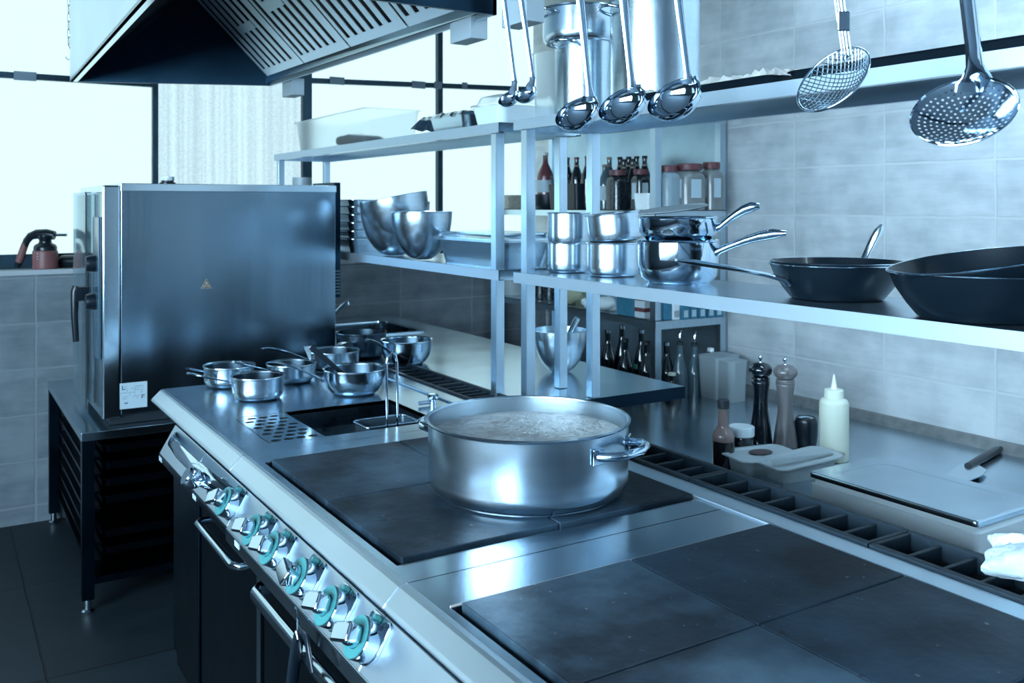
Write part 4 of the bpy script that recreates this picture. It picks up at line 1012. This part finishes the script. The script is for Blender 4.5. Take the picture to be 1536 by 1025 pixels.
# perforated skimmer
c = P(1445, 168, D=1.40); ps = thing('perforated_skimmer', 'large perforated round skimmer hanging at the top right', 'skimmer', c, 0)
n = nvec(1445, 168, 0, .62, .72, .18); fm = frame_from(n, UP); Rs = .0745
def capz(r): return -.020*(1-(r/Rs)**2)
pb = MB(); th = .0016
rings = 8; r0 = .004
def pol(r, a, o=0): return fm @ Vector((r*math.cos(a), r*math.sin(a), capz(r)-o))
dr_ = (.068-r0)/rings
pb.add([pol(0, 0)]+[pol(r0, 2*PI*k/12) for k in range(12)], [(0, 1+k, 1+(k+1) % 12) for k in range(12)], True)
for k in range(rings):
    ra, rb = r0+dr_*k, r0+dr_*(k+1); rc = (ra+rb)/2; nh = max(5, int(2*PI*rc/.0088))
    for j in range(nh):
        a0, a1 = 2*PI*j/nh, 2*PI*(j+1)/nh; am = (a0+a1)/2; hr_ = .0019
        out = []
        for i in range(12):
            t_ = 2*PI*(i+.5)/12; q = max(abs(math.cos(t_)), abs(math.sin(t_))); out.append((rc+(rb-ra)/2*math.cos(t_)/q, am+(a1-a0)/2*math.sin(t_)/q))
        hol = [(rc+hr_*math.cos(2*PI*(i+.5)/12), am+hr_*math.sin(2*PI*(i+.5)/12)/rc) for i in range(12)]
        vs = [pol(*p_) for p_ in out]+[pol(*p_) for p_ in hol]
        pb.add(vs, [(i, (i+1) % 12, 12+(i+1) % 12, 12+i) for i in range(12)], True)
        # square corners
        for (ca, cb) in ((1, 1), (-1, 1), (-1, -1), (1, -1)): pass
prf = [(.068, 0), (.0705, 0), (Rs, 0)]
m_ = 72; vs = []; fs = []
lip = [(.0675, capz(.0675)), (.071, capz(.071)), (Rs, 0.0), (Rs+.0015, .003), (Rs+.0005, .004), (Rs-.001, .001)]
pb2 = MB().lathe(lip, 72).xf(fm)
pb2.f = [f_ for f_ in pb2.f if len(f_) == 4]; pb2.sm = [True]*len(pb2.f)
ob = pb.build('skimmer_bowl', 'chrome', ps)
inv = fm.inverted(); nrm = []
for v_ in ob.data.vertices:
    q = inv @ v_.co; nn = Vector((-q.x*2*.020/Rs**2, -q.y*2*.020/Rs**2, 1)).normalized(); nrm.append(fm.to_3x3() @ nn)
nf = (fm.to_3x3() @ Vector((0, 0, 1)))
bm = bmesh.new(); bm.from_mesh(ob.data)
for f_ in bm.faces:
    if f_.normal.dot(nf) < 0: f_.normal_flip()
bm.to_mesh(ob.data); bm.free()
ob.data.normals_split_custom_set_from_vertices(nrm)
pb2.build('rim', 'chrome', ps)
a_ = P(1463, 122, D=1.42)-c; tt = P(1450, 0, D=1.40)-c; dv = (tt-a_)/(tt-a_).z; zt_ = 2.335-c.z
best = fm @ Vector((0, Rs-.004, 0))
MB().tube([P(1462, 138, D=1.425)-c, P(1463, 124, D=1.423)-c, P(1463, 112, D=1.418)-c, P(1462, 98, D=1.41)-c, P(1460, 70, D=1.405)-c, a_+dv*(.35-a_.z), a_+dv*(zt_-a_.z)], [.030, .030, .020, .0135, .0125, .013, .013], 16, flat=[.12, .14, .25, .35, .4, .4, .4], side=RT).build('handle', 'chrome', ps)

# ================================================================== RIGHT WORKTOP
ZW = .62
wt = thing('worktop', 'low stainless steel worktop along the tiled wall', 'worktop', (2.31, .3, 0))
MB().box(0, 0, ZW-.04, XR-2.31-.002, 3.10, ZW).build('top_plate', 'steel_bench', wt, bevel=.003)
for x in (.06, 1.0):
    for y in (.05, 1.55, 3.04): MB().box(x-.02, y-.02, 0, x+.02, y+.02, ZW-.04).build('leg', 'steel', wt)
MB().box(.04, .04, .2, 1.06, 3.06, .23).build('under_shelf', 'dark_steel', wt)

def onW(px, py): return P(px, py, z=ZW)
# squeeze bottles
def squeeze(px, py, label, m='cream', h=.235, R=.052):
    c = onW(px, py); t = thing('squeeze_bottle', label, 'bottle', c, 0, 'cream squeeze bottles')
    MB().lathe([(0, 0), (R-.004, 0), (R, .006), (R, h-.018), (R-.006, h-.006), (R*.66, h), (R*.60, h+.002)], 40).build('bottle_body', m, t)
    MB().lathe([(R*.66, h+.001), (R*.66, h+.028), (R*.60, h+.032), (.012, h+.034), (.010, h+.045), (.0035, h+.085), (0, h+.085)], 32).build('nozzle_cap', m, t)
squeeze(1251, 690, 'cream coloured squeeze bottle with pointed nozzle, the front one', h=.225)
c_ = onW(1262, 683)
# mills
def mill(px, py, m, label, H=.315, D=None):
    c = onW(px, py) ; t = thing('pepper_mill', label, 'pepper mill', c, 0, 'pair of tall mills')
    s = H/.315
    pr = [(0, 0), (.045, 0), (.0465, .006), (.045, .015), (.041, .05), (.034, .09), (.029, .13), (.0275, .165), (.030, .20), (.034, .225), (.0355, .231), (.036, .236), (.0345, .239), (.037, .244), (.0345, .248), (.036, .252), (.034, .256)]
    MB().lathe([(r*s, z*s) for r, z in pr], 40).build('mill_body', m, t)
    hp = [(.028, .257), (.034, .262), (.043, .272), (.046, .284), (.043, .296), (.030, .308), (.012, .313)]
    MB().lathe([(r*s, z*s) for r, z in hp], 40).build('mill_head', m, t)
    MB().lathe([(.006, .313), (.0045, .320), (.009, .328), (.010, .336), (.006, .341)], 20, (0, 0, 0)).build('top_nut', 'chrome', t)
mill(1141, 664, 'blackwood', 'tall black pepper mill, left one of the pair')
mill(1178, 669, 'wood', 'tall grey wooden mill right of the black one')
c = onW(1209, 668); cu = thing('pepper_grinder', 'short black grinder between the wooden mill and the cream bottle', 'grinder', c)
MB().lathe([(0, 0), (.036, 0), (.040, .006), (.044, .04), (.043, .09), (.038, .106), (.034, .109), (.030, .106), (.024, .100), (0, .100)], 36).build('grinder_body', 'black', cu)
MB().lathe([(.018, .1005), (.026, .104), (.028, .1065), (.024, .1068), (.016, .103)], 30, closed=True).build('top_ring', 'chrome', cu)
# sauce bottle
c = onW(1085, 700); sb_ = thing('sauce_bottle', 'brown sauce bottle with black cap left of the mills', 'bottle', c)
MB().lathe([(0, 0), (.036, 0), (.039, .005), (.039, .088), (.0385, .092)], 32).build('bottle_body', 'sauce', sb_)
MB().lathe([(.0385, .0925), (.039, .105), (.036, .118), (.025, .134), (.019, .145), (.0175, .19), (.0165, .205)], 32).build('bottle_neck', 'sauceglass', sb_)
MB().lathe([(.0195, .206), (.0205, .21), (.0205, .234), (.0185, .237)], 28).build('cap', 'blackmat', sb_)
c = onW(1112, 688); jr = thing('spice_jar', 'glass jar with a white lid behind the sauce bottle', 'jar', c)
MB().lathe([(0, 0), (.040, 0), (.043, .006), (.043, .075), (.038, .085)], 32).build('jar_body', 'jardark', jr)
MB().lathe([(.046, .0855), (.047, .088), (.047, .116), (.044, .119)], 36).build('lid', 'whitegn', jr)
# lidded tubs
def tub(px, py, w, d, h, rz, label, blob=False, wrap=False):
    c = onW(px, py); t = thing('plastic_container', label, 'container', c, rz, 'clear lidded containers')
    MB().rrloft([(w*.86, d*.84, .03, 0), (w*.95, d*.94, .035, h)], n=8).build('container_body', 'clearpl', t)
    lb = MB().rrloft([(w+.02, d+.02, .035, h+.0005), (w+.03, d+.03, .04, h+.003), (w+.028, d+.028, .04, h+.008), (w-.01, d-.01, .035, h+.010), (w-.03, d-.03, .03, h+.005)], n=8)
    if wrap:
        lb.v = [(v[0], v[1], v[2]+.010*math.sin(v[0]*9)) for v in lb.v]
    lb.build('lid', 'clearpl', t)
    if wrap:
        for k in range(4): MB().tube([(-w/2-.02, -d/2+.02+k*.006, h+.012+k*.003), (0, -d/2+.01+k*.008, h+.016), (w/2+.03, -d/2+.02+k*.004, h+.012)], .004, 8, flat=.5).build('folded_film', 'boxpl', t)
    if blob: MB().lathe([(0, h+.0105), (.045, h+.0105), (.042, h+.0125), (.03, h+.0135), (0, h+.013)], 22).xf(Matrix.Scale(.7, 4, (0, 1, 0))).build('food_spot', 'tan2', t, label='dark brown food')
rzt = math.atan2(RT.y, RT.x)
tub(1141, 704, .23, .15, .05, rzt+.35, 'clear lidded container with a dark spot on its lid', True)
tub(1199, 714, .26, .125, .055, rzt+.42, 'clear container with crumpled film, beside the white food container', False, True)
c = onW(1262, 745)
o = MB().rrloft([(.30, .20, .04, 0), (.31, .21, .04, .012), (.30, .20, .04, .014)]).build('dark_tray', 'black', loc=(onW(1165, 738).x, onW(1165, 738).y, ZW+.0), rot=(0, 0, rzt+.3))
bpy.data.objects.remove(o)
# white gastro container with steel lid
LZ = ZW+.105
pA = P(1213, 707, z=LZ); pB = P(1466, 783, z=LZ); ex = (pB-pA); Lw = ex.length; ex.normalize(); ey = Vector((-ex.y, ex.x, 0))
wd = .325; cen = pA+ex*(Lw/2)+ey*wd/2; rzg = math.atan2(ex.y, ex.x)
gc = thing('food_container', 'white plastic food container with a steel lid on the worktop', 'container', (cen.x, cen.y, ZW), rzg)
MB().rrloft([(Lw-.010, wd-.012, .012, 0), (Lw-.004, wd-.006, .014, .068), (Lw-.018, wd-.020, .014, .070), (Lw-.016, wd-.018, .014, .088)]).build('container_body', 'white', gc)
MB().rrloft([(Lw, wd, .012, .0885), (Lw+.002, wd+.002, .014, .099), (Lw-.006, wd-.006, .012, .105), (Lw-.12, wd-.09, .05, .1052), (Lw-.13, wd-.10, .05, .1035)]).build('lid', 'steel_bench', gc)
# knife
kn = thing('kitchen_knife', 'knife with a thick black handle lying beyond the white container', 'knife', P(1450, 706, z=ZW))
o0 = Vector(kn.location)
MB().tube([P(1452, 700, z=ZW+.014)-o0, P(1473, 688, z=ZW+.016)-o0, P(1492, 677, z=ZW+.016)-o0, P(1500, 673, z=ZW+.016)-o0], [.013, .0155, .0155, .010], 14).build('handle', 'black', kn)
b = MB(); nq = [P(x, y, z=ZW+.010)-o0 for x, y in ((1380, 742), (1436, 701), (1452, 695), (1466, 698), (1480, 707), (1474, 714), (1400, 745))]
b.add(nq+[v_+UP*.004 for v_ in nq], [tuple(range(7)), tuple(range(7, 14))]+[(i, (i+1) % 7, 7+(i+1) % 7, 7+i) for i in range(7)]); b.build('blade', 'satin', kn)
# towel
c = P(1522, 826, z=ZW+.17)
tw = MB(); rg = random.Random(9); vs = []; fs = []; nu, nv_ = 26, 18
for i in range(nu+1):
    for j in range(nv_+1):
        a = 2*PI*i/nu; ph = PI*j/nv_; r = 1+.16*math.sin(3*a+2*ph)+.10*math.sin(7*a+5*ph)+rg.uniform(-.02, .02)
        p = RT*(.085*r*math.sin(ph)*math.cos(a))+FW*(.06*r*math.sin(ph)*math.sin(a))+UP*(.034*r*math.cos(ph)); vs.append(p)
for i in range(nu):
    for j in range(nv_): k = i*(nv_+1)+j; fs.append((k, k+nv_+1, k+nv_+2, k+1))
c = P(1550, 838, z=.945)
o = tw.add(vs, fs, True).build('crumpled_towel', 'cloth', loc=c); tag(o, 'crumpled white cloth at the right edge beside the grate', 'cloth')

# ================================================================== RACK in the back corner
RX0, RX1, RY0, RY1 = 2.935, 3.40, 3.43, 4.97
rk = thing('storage_rack', 'steel storage rack with bottles and jars in the back corner', 'rack', (RX0, RY0, 0))
def Rk(b, n, m, **k): return b.move((-RX0, -RY0, 0)).build(n, m, rk, **k)
for x, y in ((RX0+.02, RY0+.02), (RX1-.02, RY0+.02), (RX0+.02, RY1-.02), (RX1-.02, RY1-.02)):
    Rk(MB().box(x-.019, y-.019, 0, x+.019, y+.019, 2.0), 'post', 'steel')
ZR1, ZR2, ZR3 = 1.520, .990, .50
for z in (ZR1, ZR2, ZR3, 2.0):
    b = MB().box(RX0, RY0, z-.004, RX1, RY1, z).box(RX0, RY0, z-.036, RX0+.003, RY1, z).box(RX0, RY0, z-.044, RX1, RY0+.003, z)
    Rk(b, 'rack_shelf', 'satin' if z > 1 else 'steel')
Rk(MB().box(RX1+.002, RY0+.0, .1, RX1+.008, RY1, 2.0), 'back_panel', mat('rack_back_panel', (.42, .56, .66), .35, .9, var=.15, vscale=5))
def rp(px, dX=.10, z=ZR1): return Vector((RX0+dX, (P(px, 0, X=RX0+dX)).y, z))
def bottle(px, dX, z, H, R, m, label, cap='redlid', lab=None, labm='tan', group='bottles on the rack', neck=.36, tilt=0):
    c = rp(px, dX, z+.0005); t = thing('sauce_bottle', label, 'bottle', c, 0, group)
    n = R*neck
    MB().lathe([(0, 0), (R*.94, 0), (R, .006), (R, H*.55), (R*.93, H*.62), (n*1.2, H*.80), (n, H*.86), (n, H*.95)], 24).build('bottle_body', m, t)
    MB().lathe([(n*1.15, H*.951), (n*1.15, H*.995), (n*.9, H)], 20).build('cap', cap, t)
    if lab: MB().lathe([(R*1.01, H*lab[0]), (R*1.01, H*lab[1])], 24).build('paper_label', labm, t) if lab[1] < .56 else MB().lathe([(n*1.45, H*lab[0]), (n*1.12, H*lab[1])], 24).build('paper_label', labm, t)
bz = ZR1
# basket under ketchup
c = rp(822, .12); o = MB().lathe([(0, 0), (.07, 0), (.085, .03), (.09, .085), (.087, .085), (.082, .03), (.066, .004), (0, .004)], 32).build('black_bowl', 'black', loc=c+UP*.0005); tag(o, 'black bowl on the rack holding the ketchup bottle', 'bowl')
bottle(818, .12, ZR1+.006, .325, .05, 'red', 'red ketchup bottle with a white cap standing in a black bowl', 'white', (.28, .50), 'paper', group='ketchup bottle', neck=.30)
c = rp(767, .14); o = MB().box(-.05, -.05, 0, .05, .05, .085).build('small_carton', 'beige', loc=c+UP*.0005, bevel=.003); tag(o, 'small beige carton at the left end of the rack shelf', 'carton')
c = rp(797, .22); o = MB().lathe([(0, 0), (.04, 0), (.045, .05), (.02, .075), (0, .078)], 18).build('snack_bag', 'tan', loc=c+UP*.0005); tag(o, 'small tan bag between the posts beside the black bowl', 'bag')
c = rp(866, .12); cr = thing('black_crate', 'black plastic crate on the rack holding dark bottles', 'crate', c+UP*.0005)
MB().rrloft([(.20, .26, .02, 0), (.22, .28, .02, .14), (.212, .272, .02, .14), (.192, .252, .02, .004)]).build('crate_body', 'black', cr)
for i, (px, dx) in enumerate(((851, .10), (865, .12), (881, .10))):
    bottle(px, dx, ZR1+.006, .285, .036, 'bottle', ['dark bottle with tan neck label, left in the crate', 'dark bottle with tan neck label, middle of the crate', 'dark bottle with tan neck label, right in the crate'][i], 'redlid', (.60, .84), 'tan')
for i, (px, dx, m, H) in enumerate(((907, .12, 'bottlegrey', .24), (914, .20, 'bottlegrey', .285), (930, .30, 'bottle', .29), (943, .32, 'bottle', .29), (955, .33, 'bottle', .29), (967, .34, 'bottle', .29), (936, .22, 'bottle', .27), (949, .24, 'bottle', .27))):
    bottle(px, dx, ZR1, H, .036, m, ['clear grey bottle with white label right of the crate', 'taller clear bottle behind the white label one', 'dark bottle in the back row, leftmost', 'dark bottle in the back row, second from left', 'dark bottle in the back row, third from left', 'dark bottle in the back row, nearest the rack post', 'dark bottle in the second row behind the spice jar, left', 'dark bottle in the second row behind the spice jar, right'][i], 'blackmat' if i > 1 else 'tan', (.2, .52) if i == 0 else (.64, .84), 'paper' if i == 0 else 'tan')
def jar(px, dX, w, d, H, m, label, lab=False, z=ZR1):
    c = rp(px, dX, z+.0005); t = thing('spice_jar', label, 'jar', c, 0, 'red lidded spice jars on the rack')
    MB().rrloft([(w, d, w*.28, 0), (w, d, w*.28, H*.70), (w*.93, d*.93, w*.3, H*.78), (w*.62, d*.62, w*.3, H*.86)], n=5).build('jar_body', m, t)
    MB().lathe([(w*.42, H*.861), (w*.43, H*.87), (w*.43, H*.985), (w*.40, H)], 28).build('lid', 'redlid', t)
    if lab:
        MB().box(-w*.30, -d/2-.001, H*.26, w*.15, -d/2, H*.66).build('paper_label', 'paper', t)
        MB().box(-w/2-.001, -d*.2, H*.26, -w/2, d*.2, H*.66).build('paper_label', 'paper', t)
jar(927, .08, .105, .105, .205, 'jardark', 'tall spice jar full of dark spice left of the rack post')
jar(961, .10, .085, .085, .205, 'jardark', 'dark spice jar with tan label just left of the rack post', True)
c = rp(961, .04); c.y -= .03; o = MB().rrloft([(.07, .11, .02, 0), (.075, .125, .02, .082), (.07, .12, .02, .082), (.065, .10, .02, .004)]).build('white_tub', 'white', loc=(c.x+.012, c.y-.0, c.z+.0005)); tag(o, 'small white open tub in front of the dark jars', 'tub')
jar(1003, .10, .10, .10, .215, 'jarglass', 'clear jar with red lid just right of the rack post')
jar(1000, .24, .09, .09, .225, 'jarglass', 'red lidded jar behind the first clear jar')
jar(1034, .20, .145, .12, .225, 'jarfull', 'wide spice jar with red lid, middle of the right jars', True)
jar(1067, .33, .10, .10, .235, 'jarfull', 'spice jar with red lid farthest right on the rack', True)
# middle rack shelf
def rbox(px, dX, w, d, h, m, label, name='carton', cat='carton', z=ZR2, rz=0, group=None):
    c = rp(px, dX, z+.0005); o = MB().box(-w/2, -d/2, 0, w/2, d/2, h).build(name, m, loc=c, rot=(0, 0, rz), bevel=.002); tag(o, label, cat, group); return o
for i, (px, dx) in enumerate(((811, .10), (825, .10))):
    c = rp(px, dx, ZR2+.0005); t = thing('spice_jar', ['white lidded jar on the middle rack shelf, left of two', 'white lidded jar on the middle rack shelf, right of two'][i], 'jar', c, 0, 'white lidded jars on the middle rack shelf')
    MB().lathe([(0, 0), (.036, 0), (.04, .01), (.04, .105), (.034, .115)], 24).build('jar_body', 'jardark', t); MB().lathe([(.04, .1155), (.041, .118), (.041, .145), (.038, .147)], 24).build('lid', 'whitegn', t)
rbox(769, .10, .09, .09, .10, 'whitegn', 'white box glimpsed between the posts on the middle rack shelf', 'white_box', 'box')
def blob(px, dX, s, m, label, name, cat, z=ZR2):
    c = rp(px, dX, z); rg = random.Random(px); b = MB(); vs = []; fs = []; nu, nv_ = 18, 12
    for i in range(nu):
        for j in range(nv_+1):
            a = 2*PI*i/nu; ph = PI*j/nv_; r = 1+.15*math.sin(3*a+2*ph)+rg.uniform(-.07, .07)
            vs.append((s[0]*r*math.sin(ph)*math.cos(a), s[1]*r*math.sin(ph)*math.sin(a), s[2]+s[2]*max(-1, .98*r*math.cos(ph))))
    for i in range(nu):
        for j in range(nv_): k = i*(nv_+1)+j; k2 = ((i+1) % nu)*(nv_+1)+j; fs.append((k, k2, k2+1, k+1))
    o = b.add(vs, fs, True).build(name, m, loc=c+UP*.0005); tag(o, label, cat)
blob(864, .10, (.07, .10, .055), 'bag', 'yellowish plastic bag between the posts on the middle rack shelf', 'food_bag', 'bag')
blob(886, .05, (.04, .07, .028), 'cloth', 'crumpled white bag beside the yellowish one', 'crumpled_bag', 'bag')
blob(912, .08, (.05, .09, .035), 'whitegn', 'white folded bag on the middle rack shelf by the blue carton', 'folded_bag', 'bag')
c = rp(948, .07, ZR2)
rbox(948, .055, .08, .15, .14, 'blue', 'large blue carton at the front of the middle rack shelf')
o = rbox(968, .05, .075, .075, .135, 'whitegn', 'white carton with red bands left of the rack post')
rb_ = MB().box(-.0385, -.0385, .03, .0385, .0385, .05).box(-.0385, -.0385, .085, .0385, .0385, .125).build('red_band', 'redlid', o)
rbox(997, .075, .06, .06, .13, 'blue', 'blue carton just right of the rack post on the middle shelf', group='row of blue cartons')
o = rbox(1009, .115, .04, .06, .12, 'white', 'white carton with a printed barcode among the blue cartons')
bb = MB()
for k in range(8): bb.box(-.015+k*.004, -.0306, .012, -.0135+k*.004, -.0301, .045)
bb.build('barcode_print', 'ink', o)
for i, px in enumerate((1022, 1034, 1047, 1060, 1072)):
    o = rbox(px, .155+i*.052, .046, .07, .075, 'blue', ['first', 'second', 'third', 'fourth', 'fifth'][i]+' small blue carton in the row right of the barcode one', group='row of blue cartons')
    MB().box(-.015, -.0356, .012, .012, -.0351, .045).build('label_patch', 'paper', o)
# bottom rack shelf: dark bottles
lbs = ['leftmost dark wine bottle under the rack shelf', 'second dark wine bottle under the rack shelf', 'third dark wine bottle with a bright glint', 'dark wine bottle beside the green tag', 'dark wine bottle directly left of the rack post', 'dark bottle right of the rack post', 'dark bottle with a pourer under the rack shelf', 'second dark bottle with a pourer', 'short dark bottle with a silver cap', 'low bottle with a cream cap at the bench corner']
for i, (px, dx, H, R, cap_) in enumerate(((912, .12, .38, .042, 'satin'), (933, .20, .40, .04, 'satin'), (938, .08, .36, .042, 'blackmat'), (962, .18, .40, .04, 'satin'), (970, .07, .37, .042, 'blackmat'), (1000, .12, .375, .042, 'satin'), (1020, .16, .38, .04, 'blackmat'), (1042, .24, .37, .042, 'blackmat'), (1066, .32, .34, .04, 'white'), (1008, .04, .25, .046, 'cream'))):
    bottle(px, dx, ZR3, H, R, 'bottle' if i not in (6, 7) else 'bottlegrey', lbs[i], cap_, group='bottles under the rack shelf')
    if i in (6, 7):
        c = rp(px, dx, ZR3); MB().tube([(0, 0, H), (0, 0, H+.03), (.01, 0, H+.055)], .003, 6).build('pourer', 'chrome', [o for o in COL.objects if o.get('label') == lbs[i]][0])
gt = [o for o in COL.objects if o.get('label') == lbs[3]][0]
MB().box(-.043, -.02, .20, -.0415, .02, .225).build('price_tag', 'green', gt, label='small green tag')
# pale containers standing at the far end of the worktop
for i, (px, py, w, d, h) in enumerate(((1062, 591, .16, .15, .20), (1095, 600, .12, .14, .19))):
    c = onW(px, py); o = MB().rrloft([(w*.9, d*.9, .03, 0), (w, d, .03, h), (w-.01, d-.01, .03, h+.002)]).build('frosted_tub', 'clearpl', loc=(c.x, min(c.y, 3.30), ZW+.0005)); tag(o, ['pale frosted tub at the far end of the worktop, left one', 'pale frosted tub at the far end of the worktop, right one'][i], 'tub', 'pale tubs on the worktop')
# mixing bowl with whisk on bench
mbowl(840, 3.62, .105, .16, ZB+.001, 'steel mixing bowl on the bench behind the posts', group='bowl on the bench')
c = P(858, 520, D=3.62)
wk = thing('whisk', 'steel utensil handle leaning out of the bench mixing bowl', 'utensil', c)
MB().tube([P(846, 527, D=3.60)-c, P(852, 507, D=3.62)-c, P(865, 480, D=3.64)-c, P(867, 477, D=3.64)-c], [.011, .012, .013, .010], 12).build('handle', 'satin', wk)
MB().lathe([(0, -.03), (.03, -.02), (.04, .0), (.03, .02), (0, .03)], 20, P(862, 520, D=3.62)-c, axis=(.4, .2, 1)).build('head', 'whitegn', wk)

# tongs hanging on the oven door handle
tg = thing('kitchen_tongs', 'black handled tongs hanging over the big oven door handle', 'tongs', P(450, 930, X=.585))
o0 = Vector(tg.location)
def tpt(px, py, X=.585): return P(px, py, X=X)-o0
MB().tube([tpt(443, 912, .575), tpt(446, 930, .59), tpt(450, 948, .583)], [.003, .004, .006], 8, flat=.6).build('hook', 'chrome', tg)
MB().tube([tpt(449, 946, .58), tpt(446, 965, .575), tpt(441, 1000, .575), tpt(435, 1050, .575)], [.008, .012, .012, .011], 12, flat=.5).build('arm', 'black', tg)
MB().tube([tpt(449, 946, .583), tpt(460, 958, .575), tpt(464, 985, .575), tpt(468, 1010, .575)], [.007, .010, .009, .006], 12, flat=.5).build('arm', 'black', tg)
MB().tube([tpt(443, 952, .565), tpt(446, 962, .565)], [.010, .006], 8, flat=.4).build('tip', 'satin', tg)

# ================================================================== unseen fill lamps added to brighten the right wall and worktop
for i, y in enumerate((-.8, 1.6)):
    t = thing('fill_lamp', ['unseen fill lamp added behind the camera above the worktop', 'unseen fill lamp added above the steel worktop'][i], 'lamp', (2.55, y+.2, ZC-.06))
    MB().box(-.10, -.6, .02, .10, .6, .06).build('lamp_body', 'white', t)
    MB().box(-.08, -.58, 0, .08, .58, .019).build('diffuser', mat('fill_lamp_diffuser_%d' % i, (.8, .8, .8), .5, emis=(.60, .83, 1), es=40), t)

w_ = bpy.data.worlds.new('world'); SC.world = w_; w_.use_nodes = True
w_.node_tree.nodes['Background'].inputs[0].default_value = (.10, .30, .50, 1); w_.node_tree.nodes['Background'].inputs[1].default_value = .2
SC.view_settings.view_transform = 'Standard'; SC.view_settings.look = 'None'; SC.view_settings.gamma = 1; SC.view_settings.use_curve_mapping = False
SC.view_settings.exposure = 0.0
try:
    SC.cycles.max_bounces = 10; SC.cycles.glossy_bounces = 5; SC.cycles.transmission_bounces = 8; SC.cycles.sample_clamp_indirect = 6
    SC.cycles.caustics_reflective = False; SC.cycles.caustics_refractive = False
except Exception: pass
